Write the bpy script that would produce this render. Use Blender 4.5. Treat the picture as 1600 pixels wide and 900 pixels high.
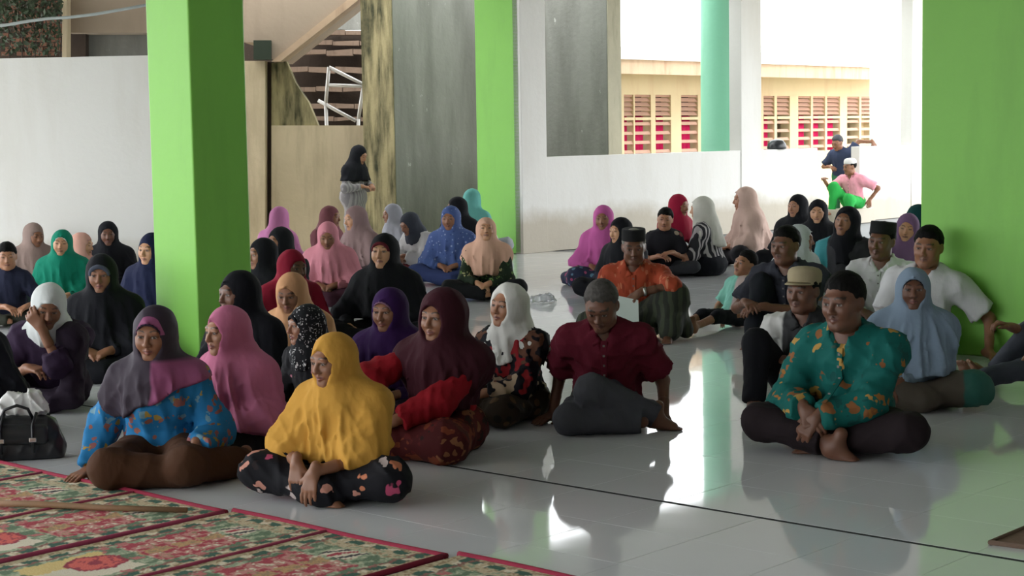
import bpy, math, random
import numpy as np

# ------------------------------------------------------------------ scene, camera, sky, exposure
SC = bpy.context.scene
COL = SC.collection
for o in list(bpy.data.objects):
    bpy.data.objects.remove(o, do_unlink=True)

FOC = 2650.0          # focal length in pixels of the 1600 px wide frame
CAM_H = 1.55
HORIZON = 206.0
ROLL = -0.016
PITCH = math.atan((450 - HORIZON) / FOC)
_R0 = np.array([1.0, 0, 0]); _F = np.array([0, math.cos(PITCH), -math.sin(PITCH)]); _U0 = np.array([0, math.sin(PITCH), math.cos(PITCH)])
_R = _R0 * math.cos(ROLL) + _U0 * math.sin(ROLL)
_U = _U0 * math.cos(ROLL) - _R0 * math.sin(ROLL)
_C = np.array([0, 0, CAM_H])

cam_d = bpy.data.cameras.new('camera')
cam_d.sensor_width = 36.0
cam_d.lens = FOC / 1600 * 36.0
cam_d.clip_end = 500
cam = bpy.data.objects.new('camera', cam_d)
COL.objects.link(cam)
from mathutils import Matrix, Vector
cam.matrix_world = Matrix(((_R[0], _U[0], -_F[0], _C[0]), (_R[1], _U[1], -_F[1], _C[1]), (_R[2], _U[2], -_F[2], _C[2]), (0, 0, 0, 1)))
SC.camera = cam

world = bpy.data.worlds.new('overcast_sky')
SC.world = world
world.use_nodes = True
bg = world.node_tree.nodes['Background']
bg.inputs[0].default_value = (0.95, 0.98, 1.0, 1)
bg.inputs[1].default_value = 1.0
SC.view_settings.view_transform = 'Standard'
SC.view_settings.look = 'None'
SC.view_settings.gamma = 1.0
SC.view_settings.use_curve_mapping = False
SC.view_settings.exposure = 2.45

# ------------------------------------------------------------------ measuring helpers (photograph pixel -> place)
def ray(u, v):
    return _F + _R * (u - 800) / FOC - _U * (v - 450) / FOC
def at_z(u, v, z=0.0):
    d = ray(u, v); return _C + d * ((z - CAM_H) / d[2])
def at_y(u, v, y):
    d = ray(u, v); return _C + d * (y / d[1])

AA = math.radians(48.0); BB = math.radians(-42.0)
EA = np.array([math.cos(AA), math.sin(AA), 0]); EB = np.array([math.cos(BB), math.sin(BB), 0])
rng = np.random.default_rng(7)
random.seed(7)

# ------------------------------------------------------------------ materials
def lin(h):
    if not isinstance(h, str): return tuple(h)
    h = h.lstrip('#'); c = [int(h[i:i + 2], 16) / 255 for i in (0, 2, 4)]
    return tuple(x / 12.92 if x <= .04045 else ((x + .055) / 1.055) ** 2.4 for x in c)
_mats = {}
def new_mat(name):
    m = bpy.data.materials.new(name); m.use_nodes = True
    nt = m.node_tree
    return m, nt, nt.nodes['Principled BSDF']
def nd(nt, t, **kw):
    n = nt.nodes.new(t)
    for k, v in kw.items():
        if k in n.inputs: n.inputs[k].default_value = v
        else: setattr(n, k, v)
    return n
def mixrgb(nt, fac, a, b, blend='MIX'):
    n = nt.nodes.new('ShaderNodeMix'); n.data_type = 'RGBA'; n.blend_type = blend
    for i, x in ((0, fac), (6, a), (7, b)):
        if hasattr(x, 'links') or hasattr(x, 'is_linked'): nt.links.new(x, n.inputs[i])
        elif isinstance(x, (int, float)): n.inputs[i].default_value = x
        else: n.inputs[i].default_value = (*x[:3], 1)
    return n.outputs[2]
def ramp(nt, x, stops, interp='LINEAR'):
    n = nt.nodes.new('ShaderNodeValToRGB'); n.color_ramp.interpolation = interp
    el = n.color_ramp.elements
    while len(el) < len(stops): el.new(0.5)
    for e, (p, c) in zip(el, stops):
        e.position = p; e.color = (*(c if not isinstance(c, (int, float)) else (c, c, c)), 1)
    nt.links.new(x, n.inputs[0]); return n.outputs[0]
def coords(nt, scale=(1, 1, 1)):
    t = nt.nodes.new('ShaderNodeTexCoord'); m = nt.nodes.new('ShaderNodeMapping')
    nt.links.new(t.outputs['Object'], m.inputs[0]); m.inputs['Scale'].default_value = scale
    return m.outputs[0]
def noise(nt, vec, scale, detail=3, rough=.55):
    n = nd(nt, 'ShaderNodeTexNoise', Scale=scale, Detail=detail, Roughness=rough); nt.links.new(vec, n.inputs['Vector']); return n
def voronoi(nt, vec, scale, feature='F1'):
    n = nd(nt, 'ShaderNodeTexVoronoi', Scale=scale); n.feature = feature; nt.links.new(vec, n.inputs['Vector']); return n
def bump(nt, h, bsdf, strength=.3, dist=.01):
    b = nd(nt, 'ShaderNodeBump', Strength=strength, Distance=dist); nt.links.new(h, b.inputs['Height']); nt.links.new(b.outputs[0], bsdf.inputs['Normal'])

def m_plain(name, color, rough=.6, metal=0., var=.08, vscale=8, bmp=.0, spec=.5):
    key = ('p', name)
    if key in _mats: return _mats[key]
    m, nt, b = new_mat(name); c = lin(color)
    v = coords(nt); n = noise(nt, v, vscale, 4)
    col = mixrgb(nt, n.outputs[0], tuple(x * (1 - var) for x in c), tuple(min(1, x * (1 + var)) for x in c))
    nt.links.new(col, b.inputs['Base Color'])
    b.inputs['Roughness'].default_value = rough; b.inputs['Metallic'].default_value = metal; b.inputs['Specular IOR Level'].default_value = spec
    if bmp: bump(nt, n.outputs[0], b, bmp, .01)
    _mats[key] = m; return m
def m_cloth(color, rough=.85, sheen=.15, name=None):
    key = ('c', color, rough)
    if key in _mats: return _mats[key]
    m, nt, b = new_mat(name or 'cloth_' + str(color).lstrip('#')); c = lin(color)
    v = coords(nt, (1, 1, .45)); n = noise(nt, v, 9, 3); n2 = noise(nt, v, 28, 2)
    col = mixrgb(nt, n.outputs[0], tuple(x * .88 for x in c), tuple(min(1, x * 1.10) for x in c))
    nt.links.new(col, b.inputs['Base Color']); b.inputs['Roughness'].default_value = rough
    b.inputs['Specular IOR Level'].default_value = .2
    a = nd(nt, 'ShaderNodeMath', operation='ADD'); nt.links.new(n.outputs[0], a.inputs[0])
    s = nd(nt, 'ShaderNodeMath', operation='MULTIPLY'); s.inputs[1].default_value = .35; nt.links.new(n2.outputs[0], s.inputs[0]); nt.links.new(s.outputs[0], a.inputs[1])
    bump(nt, a.outputs[0], b, .45, .02)
    _mats[key] = m; return m
def m_print(name, base, cols, scale=18, size=.33, rough=.8, vscale=(1, 1, 1), soft=.04, leafy=0.):
    """Cloth printed with flower/leaf motifs of several colours."""
    key = ('f', name)
    if key in _mats: return _mats[key]
    m, nt, b = new_mat(name); v = coords(nt, vscale)
    if leafy:
        n = noise(nt, v, scale * .8, 2); vv = mixrgb(nt, leafy, v, n.outputs[1]); v2 = vv
    else: v2 = v
    vo = voronoi(nt, v2, scale)
    pick = nd(nt, 'ShaderNodeSeparateColor'); nt.links.new(vo.outputs['Color'], pick.inputs[0])
    k = len(cols); stops = [(i / k, lin(c)) for i, c in enumerate(cols)]
    cc = ramp(nt, pick.outputs[0], stops, 'CONSTANT')
    edge = ramp(nt, vo.outputs['Distance'], [(0, 1.), (max(.01, size - soft), 1.), (size, 0.)])
    on = ramp(nt, pick.outputs[1], [(0, 0.), (.28, 0.), (.3, 1.)])
    fac = nd(nt, 'ShaderNodeMath', operation='MULTIPLY'); nt.links.new(edge, fac.inputs[0]); nt.links.new(on, fac.inputs[1])
    nn = noise(nt, v, 7, 3); c0 = lin(base)
    bg_ = mixrgb(nt, nn.outputs[0], tuple(x * .85 for x in c0), tuple(min(1, x * 1.12) for x in c0))
    col = mixrgb(nt, fac.outputs[0], bg_, cc)
    nt.links.new(col, b.inputs['Base Color']); b.inputs['Roughness'].default_value = rough; b.inputs['Specular IOR Level'].default_value = .25
    bump(nt, nn.outputs[0], b, .4, .02)
    _mats[key] = m; return m
def m_stripe(name, c1, c2, scale=30, axis='X', w=.5, dist=1.5):
    key = ('s', name)
    if key in _mats: return _mats[key]
    m, nt, b = new_mat(name); v = coords(nt)
    n = nd(nt, 'ShaderNodeTexWave', Scale=scale, Distortion=dist); n.bands_direction = axis; nt.links.new(v, n.inputs['Vector'])
    n.inputs['Detail Scale'].default_value = 1.2
    f = ramp(nt, n.outputs[1], [(w - .08, 0.), (w + .08, 1.)])
    nt.links.new(mixrgb(nt, f, lin(c1), lin(c2)), b.inputs['Base Color']); b.inputs['Roughness'].default_value = .85
    _mats[key] = m; return m
def m_twotone(name, c1, c2, off=0.0, slope=.0, ztop=None, shift=0., yfront=None):
    """Scarf of two colours that meet along a fold."""
    key = ('t', name)
    if key in _mats: return _mats[key]
    m, nt, b = new_mat(name); v = coords(nt); n = noise(nt, v, 6, 3)
    sx = nd(nt, 'ShaderNodeSeparateXYZ'); nt.links.new(v, sx.inputs[0])
    a = nd(nt, 'ShaderNodeMath', operation='MULTIPLY_ADD'); nt.links.new(sx.outputs[2], a.inputs[0]); a.inputs[1].default_value = slope; nt.links.new(sx.outputs[0], a.inputs[2])
    a2 = nd(nt, 'ShaderNodeMath', operation='MULTIPLY_ADD'); nt.links.new(n.outputs[0], a2.inputs[0]); a2.inputs[1].default_value = .04; nt.links.new(a.outputs[0], a2.inputs[2])
    a3 = nd(nt, 'ShaderNodeMath', operation='ADD'); nt.links.new(a2.outputs[0], a3.inputs[0]); a3.inputs[1].default_value = shift
    f = ramp(nt, a3.outputs[0], [(0, 0.), (max(.001, off), 0.), (off + .012, 1.)])
    if ztop:
        fz = ramp(nt, sx.outputs[2], [(0, 1.), (ztop - .01, 1.), (ztop + .01, 0.)]); ml = nd(nt, 'ShaderNodeMath', operation='MULTIPLY'); nt.links.new(f, ml.inputs[0]); nt.links.new(fz, ml.inputs[1]); f = ml.outputs[0]
        if yfront is not None:
            c1_, c2_ = nd(nt, 'ShaderNodeMath', operation='LESS_THAN'), nd(nt, 'ShaderNodeMath', operation='GREATER_THAN'); nt.links.new(sx.outputs[1], c1_.inputs[0]); c1_.inputs[1].default_value = yfront; nt.links.new(sx.outputs[2], c2_.inputs[0]); c2_.inputs[1].default_value = ztop + .12
            m3 = nd(nt, 'ShaderNodeMath', operation='MULTIPLY'); nt.links.new(c1_.outputs[0], m3.inputs[0]); nt.links.new(c2_.outputs[0], m3.inputs[1])
            m4 = nd(nt, 'ShaderNodeMath', operation='MAXIMUM'); nt.links.new(f, m4.inputs[0]); nt.links.new(m3.outputs[0], m4.inputs[1]); f = m4.outputs[0]
    nt.links.new(mixrgb(nt, f, lin(c1), lin(c2)), b.inputs['Base Color']); b.inputs['Roughness'].default_value = .75
    bump(nt, n.outputs[0], b, .4, .02)
    _mats[key] = m; return m
def m_skin(color):
    key = ('k', color)
    if key in _mats: return _mats[key]
    m, nt, b = new_mat('skin_' + color.lstrip('#')); c = lin(color)
    at = nd(nt, 'ShaderNodeAttribute', attribute_name='tint'); v = coords(nt); n = noise(nt, v, 14, 4)
    base = mixrgb(nt, n.outputs[0], tuple(x * .86 for x in c), tuple(min(1, x * 1.12) for x in c))
    nt.links.new(mixrgb(nt, at.outputs['Alpha'], base, at.outputs['Color']), b.inputs['Base Color'])
    b.inputs['Roughness'].default_value = .5
    b.inputs['Subsurface Weight'].default_value = .12; b.inputs['Subsurface Radius'].default_value = (.012, .005, .003)
    _mats[key] = m; return m
def m_wall(name, color, stain='6b6048', dirt=.35, dscale=1.2, low=0.0, rough=.8, bmp=.15, vert=1.0, spots=None, st=(.5, .8)):
    """Plaster or concrete: blotches, vertical streaks and grime."""
    key = ('w', name)
    if key in _mats: return _mats[key]
    m, nt, b = new_mat(name); c = lin(color)
    v = coords(nt); v2 = coords(nt, (1, 1, .18 * vert + (1 - vert)))
    n1 = noise(nt, v, dscale, 6, .65); n2 = noise(nt, v2, dscale * 3.2, 5, .6); n3 = noise(nt, v, 14, 4)
    f1 = ramp(nt, n1.outputs[0], [(.42, 0.), (.75, 1.)]); f2 = ramp(nt, n2.outputs[0], [(st[0], 0.), (st[1], 1.)])
    mx = nd(nt, 'ShaderNodeMath', operation='MULTIPLY'); nt.links.new(f2, mx.inputs[0]); mx.inputs[1].default_value = dirt
    col = mixrgb(nt, mx.outputs[0], c, lin(stain))
    m2 = nd(nt, 'ShaderNodeMath', operation='MULTIPLY'); nt.links.new(f1, m2.inputs[0]); m2.inputs[1].default_value = dirt * .8
    col = mixrgb(nt, m2.outputs[0], col, tuple(x * .72 for x in c))
    if low:
        s = nd(nt, 'ShaderNodeSeparateXYZ'); nt.links.new(v, s.inputs[0])
        a = nd(nt, 'ShaderNodeMath', operation='MULTIPLY_ADD'); nt.links.new(n1.outputs[0], a.inputs[0]); a.inputs[1].default_value = -1.2 * low; nt.links.new(s.outputs[2], a.inputs[2])
        fl = ramp(nt, a.outputs[0], [(0, .6), (.45 * low, 0.)])
        col = mixrgb(nt, fl, col, lin(stain))
    if spots:
        vs = coords(nt, (1, 1, .6)); vo = noise(nt, vs, 9, 5, .75); fs = ramp(nt, vo.outputs[0], [(.66, 0.), (.7, 1.)])
        col = mixrgb(nt, fs, col, lin(spots))
    nt.links.new(col, b.inputs['Base Color']); b.inputs['Roughness'].default_value = rough
    if bmp: bump(nt, n3.outputs[0], b, bmp, .02)
    _mats[key] = m; return m

# ------------------------------------------------------------------ object helpers
def link(o, parent=None):
    COL.objects.link(o)
    if parent is not None: o.parent = parent
    return o
def tag(o, label=None, cat=None, group=None, kind=None):
    if label: o['label'] = label
    if cat: o['category'] = cat
    if group: o['group'] = group
    if kind: o['kind'] = kind
    return o
def empty(name, loc, rz=0.0):
    o = bpy.data.objects.new(name, None); o.location = loc; o.rotation_euler = (0, 0, rz); o.empty_display_size = .1
    return link(o)
def mesh(name, V, Fc, mat=None, parent=None, smooth=False):
    me = bpy.data.meshes.new(name)
    me.from_pydata([tuple(map(float, v)) for v in V], [], [tuple(map(int, f)) for f in Fc])
    if smooth: me.polygons.foreach_set('use_smooth', [True] * len(me.polygons))
    if mat: me.materials.append(mat)
    me.update()
    return link(bpy.data.objects.new(name, me), parent)
def quads_mesh(name, V, Q, mat=None, parent=None, tint=None):
    me = bpy.data.meshes.new(name); nv, nf = len(V), len(Q)
    me.vertices.add(nv); me.vertices.foreach_set('co', np.ascontiguousarray(V, dtype=np.float32).ravel())
    me.loops.add(nf * 4); me.loops.foreach_set('vertex_index', np.ascontiguousarray(Q, dtype=np.int32).ravel())
    me.polygons.add(nf); me.polygons.foreach_set('loop_start', np.arange(0, nf * 4, 4, dtype=np.int32))
    me.polygons.foreach_set('use_smooth', np.ones(nf, dtype=bool))
    me.update(calc_edges=True)
    if tint is not None:
        a = me.color_attributes.new('tint', 'FLOAT_COLOR', 'POINT'); a.data.foreach_set('color', np.ascontiguousarray(tint, dtype=np.float32).ravel())
    if mat: me.materials.append(mat)
    return link(bpy.data.objects.new(name, me), parent)
BOXF = [(0, 3, 2, 1), (4, 5, 6, 7), (0, 1, 5, 4), (1, 2, 6, 5), (2, 3, 7, 6), (3, 0, 4, 7)]
def prism(name, poly, off, mat, parent=None):
    """poly: 3-D points of one face in order; off: vector to the opposite face."""
    P = [np.array(p, float) for p in poly]; n = len(P); off = np.array(off, float)
    V = P + [p + off for p in P]
    nrm = np.cross(P[1] - P[0], P[2] - P[0])
    Fc = [tuple(range(n)), tuple(range(2 * n - 1, n - 1, -1))] + [((i + 1) % n, i, i + n, (i + 1) % n + n) for i in range(n)]
    if nrm @ off > 0: Fc = [f[::-1] for f in Fc]
    return mesh(name, V, Fc, mat, parent)
def box_ab(name, o, la, lb, z0, z1, mat, parent=None, bev=0.0):
    o = np.array([o[0], o[1], 0.]); z = np.array([0, 0, 1.])
    P = [o + z * z0, o + EA * la + z * z0, o + EA * la + EB * lb + z * z0, o + EB * lb + z * z0]
    ob = prism(name, P, z * (z1 - z0), mat, parent)
    if bev: bevel(ob, bev)
    return ob
def bevel(ob, w, seg=2):
    m = ob.modifiers.new('bevel', 'BEVEL'); m.width = w; m.segments = seg; m.limit_method = 'ANGLE'; return ob
def box(name, c, s, mat, parent=None, rz=0.0, bev=0.0):
    c = np.array(c, float); x, y, z = np.array(s, float) / 2
    V = np.array([(-x, -y, -z), (x, -y, -z), (x, y, -z), (-x, y, -z), (-x, -y, z), (x, -y, z), (x, y, z), (-x, y, z)])
    cr, sr = math.cos(rz), math.sin(rz)
    V = V @ np.array([[cr, sr, 0], [-sr, cr, 0], [0, 0, 1]]) + c
    ob = mesh(name, V, BOXF, mat, parent)
    if bev: bevel(ob, bev)
    return ob
def tube(name, pts, r, mat, parent=None, n=10, caps=True, smooth=True):
    P = [np.array(p, float) for p in pts]; V = []; Fc = []
    rr = r if hasattr(r, '__len__') else [r] * len(P)
    prev = None
    for i, p in enumerate(P):
        t = P[min(i + 1, len(P) - 1)] - P[max(i - 1, 0)]; t /= np.linalg.norm(t)
        a = np.array([0, 0, 1.]) if abs(t[2]) < .9 else np.array([1., 0, 0])
        if prev is not None: a = prev
        s = np.cross(t, a); s /= np.linalg.norm(s); w = np.cross(s, t); prev = w
        for k in range(n):
            an = 2 * math.pi * k / n; V.append(p + (s * math.cos(an) + w * math.sin(an)) * rr[i])
    for i in range(len(P) - 1):
        for k in range(n):
            k2 = (k + 1) % n; Fc.append((i * n + k, i * n + k2, (i + 1) * n + k2, (i + 1) * n + k))
    if caps: Fc += [tuple(range(n))[::-1], tuple(range((len(P) - 1) * n, len(P) * n))]
    return mesh(name, V, Fc, mat, parent, smooth)
def lathe(name, prof, mat, parent=None, n=32, sx=1.0, sy=1.0, M=None, t=None, smooth=True):
    V = []; Fc = []; m = len(prof)
    for r, z in prof:
        for k in range(n):
            a = 2 * math.pi * k / n; V.append((r * sx * math.cos(a), r * sy * math.sin(a), z))
    for i in range(m - 1):
        for k in range(n):
            k2 = (k + 1) % n; Fc.append((i * n + k, i * n + k2, (i + 1) * n + k2, (i + 1) * n + k))
    Fc.append(tuple(range(n))[::-1]); Fc.append(tuple(range((m - 1) * n, m * n)))
    V = np.array(V)
    if M is not None: V = V @ np.asarray(M).T
    if t is not None: V = V + np.asarray(t)
    return mesh(name, V, Fc, mat, parent, smooth)

# ------------------------------------------------------------------ solid modelling on a grid (used for people and soft things)
BIG = 0.35
def cone(a, b, r1, r2=None, k=.03, op='add', cut=False, inf=0.):
    r2 = r1 if r2 is None else r2
    return dict(t='cone', a=np.array(a, float), b=np.array(b, float), r1=r1 + inf, r2=r2 + inf, k=k, op=op, cut=cut)
def ell(c, r, R=None, k=.03, op='add', inf=0.):
    return dict(t='ell', c=np.array(c, float), r=np.array(r, float) + inf, R=np.eye(3) if R is None else R, k=k, op=op)
def _bounds(p):
    if p['t'] == 'cone':
        m = max(p['r1'], p['r2']); return np.minimum(p['a'], p['b']) - m, np.maximum(p['a'], p['b']) + m
    e = np.sqrt(((p['R'] * p['r']) ** 2).sum(1)); return p['c'] - e, p['c'] + e
def _dist(p, X, Y, Z):
    if p['t'] == 'cone':
        a, b = p['a'], p['b']; ba = b - a; L2 = max(ba @ ba, 1e-9)
        x, y, z = X - a[0], Y - a[1], Z - a[2]
        hr = (x * ba[0] + y * ba[1] + z * ba[2]) / L2
        h = np.clip(hr, 0, 1)
        d = np.sqrt((x - ba[0] * h) ** 2 + (y - ba[1] * h) ** 2 + (z - ba[2] * h) ** 2) - (p['r1'] + (p['r2'] - p['r1']) * h)
        if p['cut']: d = np.maximum(d, (hr - 1) * math.sqrt(L2))
        return d
    c, r, R = p['c'], p['r'], p['R']; x, y, z = X - c[0], Y - c[1], Z - c[2]
    q0 = (x * R[0, 0] + y * R[1, 0] + z * R[2, 0]) / r[0]; q1 = (x * R[0, 1] + y * R[1, 1] + z * R[2, 1]) / r[1]; q2 = (x * R[0, 2] + y * R[1, 2] + z * R[2, 2]) / r[2]
    k0 = np.sqrt(q0 ** 2 + q1 ** 2 + q2 ** 2); k1 = np.sqrt((q0 / r[0]) ** 2 + (q1 / r[1]) ** 2 + (q2 / r[2]) ** 2) + 1e-9
    return k0 * (k0 - 1) / k1
def solid(prims, res, post=None, floor=None):
    lo = np.full(3, 9.); hi = np.full(3, -9.)
    for p in prims:
        if p['op'] == 'add':
            a, b = _bounds(p); lo = np.minimum(lo, a); hi = np.maximum(hi, b)
    pad = 3 * res + .02
    lo -= pad; hi += pad
    if floor is not None: lo[2] = max(lo[2], floor - 2.5 * res)
    n = np.ceil((hi - lo) / res).astype(int) + 1
    xs = [(lo[i] + res * np.arange(n[i])).astype(np.float32) for i in range(3)]
    D = np.full(n, BIG, np.float32)
    for p in prims:
        a, b = _bounds(p); k = p['k']; mg = k * 1.2 + 2.5 * res
        i0 = np.maximum(np.floor((a - mg - lo) / res).astype(int), 0); i1 = np.minimum(np.ceil((b + mg - lo) / res).astype(int) + 1, n)
        if (i1 <= i0).any(): continue
        sl = tuple(slice(i0[i], i1[i]) for i in range(3))
        d = _dist(p, xs[0][sl[0]][:, None, None], xs[1][sl[1]][None, :, None], xs[2][sl[2]][None, None, :])
        S = D[sl]
        if p['op'] == 'add':
            h = np.clip(.5 + .5 * (S - d) / k, 0, 1); D[sl] = S * (1 - h) + d * h - k * h * (1 - h)
        else:
            h = np.clip(.5 - .5 * (S + d) / k, 0, 1); D[sl] = S * (1 - h) - d * h + k * h * (1 - h)
    X, Y, Z = xs[0][:, None, None], xs[1][None, :, None], xs[2][None, None, :]
    if post is not None: D = post(D, X, Y, Z)
    if floor is not None: D = np.maximum(D, floor - Z)
    D = D.astype(np.float32)
    D[0] = D[-1] = .1; D[:, 0] = D[:, -1] = .1; D[:, :, -1] = .1; D[:, :, 0] = .1
    return snets(D, lo, res)
def snets(D, o, r):
    S = D < 0; nx, ny, nz = D.shape
    c = np.zeros((nx - 1, ny - 1, nz - 1), np.uint8)
    for i in (0, 1):
        for j in (0, 1):
            for k in (0, 1): c += S[i:nx - 1 + i, j:ny - 1 + j, k:nz - 1 + k]
    act = (c > 0) & (c < 8); I, J, K = np.nonzero(act); n = len(I)
    idx = np.zeros(act.shape, np.int32); idx[act] = np.arange(n)
    acc = np.zeros((n, 3)); cnt = np.zeros(n)
    cs = [(i, j, k) for i in (0, 1) for j in (0, 1) for k in (0, 1)]
    val = {q: D[I + q[0], J + q[1], K + q[2]] for q in cs}
    for a in cs:
        for ax in range(3):
            if a[ax]: continue
            b = list(a); b[ax] = 1; b = tuple(b)
            da, db = val[a], val[b]; m = (da < 0) != (db < 0)
            t = da[m] / (da[m] - db[m]); pt = np.tile(np.array(a, float), (m.sum(), 1)); pt[:, ax] += t
            acc[m] += pt; cnt[m] += 1
    V = o + r * (np.stack([I, J, K], 1) + acc / np.maximum(cnt, 1)[:, None])
    Q = []
    for ax in range(3):
        A = np.moveaxis(S, ax, 0); ID = np.moveaxis(idx, ax, 0)
        if ax == 1: A = A.transpose(0, 2, 1); ID = ID.transpose(0, 2, 1)      # (y, z, x): keeps the cycle
        s = A[:-1, 1:-1, 1:-1] != A[1:, 1:-1, 1:-1]; i, j, k = np.nonzero(s); j += 1; k += 1
        q = np.stack([ID[i, j - 1, k - 1], ID[i, j, k - 1], ID[i, j, k], ID[i, j - 1, k]], 1)
        fl = ~A[i, j, k]; q[fl] = q[fl][:, ::-1]; Q.append(q)
    return V, np.concatenate(Q)
def wrinkle(seed, amp=.004, f=34., n=4):
    """Cloth creases: a few families of sharp, warped ridges."""
    rg = np.random.default_rng(seed)
    ks = [(rg.normal(size=3) * np.array([1, 1, .6]) * f * rg.uniform(.6, 1.2), rg.uniform(0, 6.28), rg.normal(size=3) * 14, rg.uniform(0, 6.28)) for _ in range(n)]
    def fn(X, Y, Z):
        s = 0
        for k, ph, w, p2 in ks:
            q = 1 - np.abs(np.sin(.5 * (k[0] * X + k[1] * Y + k[2] * Z) + ph + 1.1 * np.sin(w[0] * X + w[1] * Y + w[2] * Z + p2)))
            s = s - q * q
        return (s + n * .25) * amp
    return fn

def rx(a): c, s = math.cos(math.radians(a)), math.sin(math.radians(a)); return np.array([[1, 0, 0], [0, c, -s], [0, s, c]])
def ry(a): c, s = math.cos(math.radians(a)), math.sin(math.radians(a)); return np.array([[c, 0, s], [0, 1, 0], [-s, 0, c]])
def rz(a): c, s = math.cos(math.radians(a)), math.sin(math.radians(a)); return np.array([[c, -s, 0], [s, c, 0], [0, 0, 1]])
def unit(v): v = np.array(v, float); return v / (np.linalg.norm(v) + 1e-9)

# ------------------------------------------------------------------ heads (face towards -y), built once for each kind and copied into bodies
def head_prims(kind):
    m = kind == 'm'; ch = kind == 'c'
    P = [ell((0, .018, .03), (.073, .09, .084), k=.02), ell((0, -.028, -.032), (.060, .058, .076), k=.04),
         cone((-.036, -.018, -.074), (.036, -.018, -.074), .032, k=.03),
         cone((-.010, -.066, -.095), (.010, -.066, -.095), .020 if not m else .023, k=.03)]
    for s in (-1, 1):
        P += [ell((s * .036, -.060, -.030), (.024, .024, .026), k=.025),
              cone((s * .05, -.045, .0), (s * .058, .0, -.004), .016, k=.025)]
    P += [cone((-.034, -.075, .024), (.034, -.075, .024), .013 if not m else .015, k=.018)]
    for s in (-1, 1): P += [ell((s * .031, -.096, .002), (.019, .018, .012), k=.016, op='sub')]
    P += [cone((0, -.082, .014), (0, -.104, -.026), .007, .010, k=.014), ell((0, -.103, -.030), (.013, .011, .010), k=.008)]
    for s in (-1, 1): P += [ell((s * .012, -.094, -.033), (.008, .010, .007), k=.008)]
    for s in (-1, 1): P += [ell((s * .031, -.0735, .001), (.0145, .0135, .0125), k=.003)]
    for s in (-1, 1): P += [cone((s * .018, -.087, .012), (s * .044, -.078, .0105), .0045, k=.006), cone((s * .020, -.084, -.0095), (s * .042, -.077, -.008), .0035, k=.007)]
    for s in (-1, 1): P += [cone((0, -.089, -.055), (s * .020, -.080, -.060), .0062, .003, k=.008), cone((0, -.087, -.067), (s * .018, -.079, -.063), .0072, .003, k=.008)]
    P += [cone((-.020, -.094, -.0612), (.020, -.094, -.0612), .0028, k=.005, op='sub')]
    for s in (-1, 1):
        P += [ell((s * .076, .012, -.004), (.010, .021, .032), rz(-s * 18), k=.010), ell((s * .085, .006, -.002), (.006, .010, .017), k=.006, op='sub')]
    P += [cone((0, .02, -.06), (0, .045, -.20), .050 if not m else .056, .054 if not m else .060, k=.035)]
    return P
def face_tint(V, kind):
    x, y, z = V.T; T = np.zeros((len(V), 4)); front = y < -.045
    def put(mask, col, a): T[mask] = (*col, a)
    ax = np.abs(x)
    lip = front & ((((x) / .024) ** 2 + ((z + .0615) / .0105) ** 2) < 1) & (y < -.066)
    put(lip, (.30, .09, .085) if kind != 'm' else (.17, .07, .06), .65)
    mo = front & (ax < .021) & (np.abs(z + .0612) < .0022); put(mo, (.05, .02, .02), .85)
    bz = .026 + .006 * (1 - ((ax - .034) / .022) ** 2)
    brow = front & (ax > .012) & (ax < .052) & (np.abs(z - bz) < (.0042 if kind == 'm' else .0032)); put(brow, (.02, .015, .012), .85)
    ex = ax - .031
    eye = front & (((ex / .0135) ** 2 + ((z - .0005) / .0050) ** 2) < 1) & (y < -.07); put(eye, (.30, .27, .25), 1)
    iris = eye & ((ex ** 2 + (z - .001) ** 2) < .0068 ** 2); put(iris, (.018, .01, .007), 1)
    lid = front & (((ex / .0160) ** 2 + ((z - .0035) / .0078) ** 2) < 1) & ~eye & (z > .003); put(lid, (.03, .018, .015), .75)
    ns = front & ((((ax - .007) / .0045) ** 2 + ((z + .040) / .003) ** 2) < 1); put(ns, (.03, .01, .01), .8)
    if kind == 'm':
        mu = front & (ax < .028) & (np.abs(z + .0475) < .006) & (y < -.07); put(mu, (.03, .022, .02), .35)
        be = front & (((ax / .03) ** 2 + ((z + .098) / .018) ** 2) < 1); put(be, (.04, .03, .03), .18)
    return T
_heads = {}
def head_mesh(kind, res):
    key = (kind, res)
    if key not in _heads:
        V, Q = solid(head_prims(kind), res)
        _heads[key] = (V, Q, face_tint(V, kind))
    return _heads[key]

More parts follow.
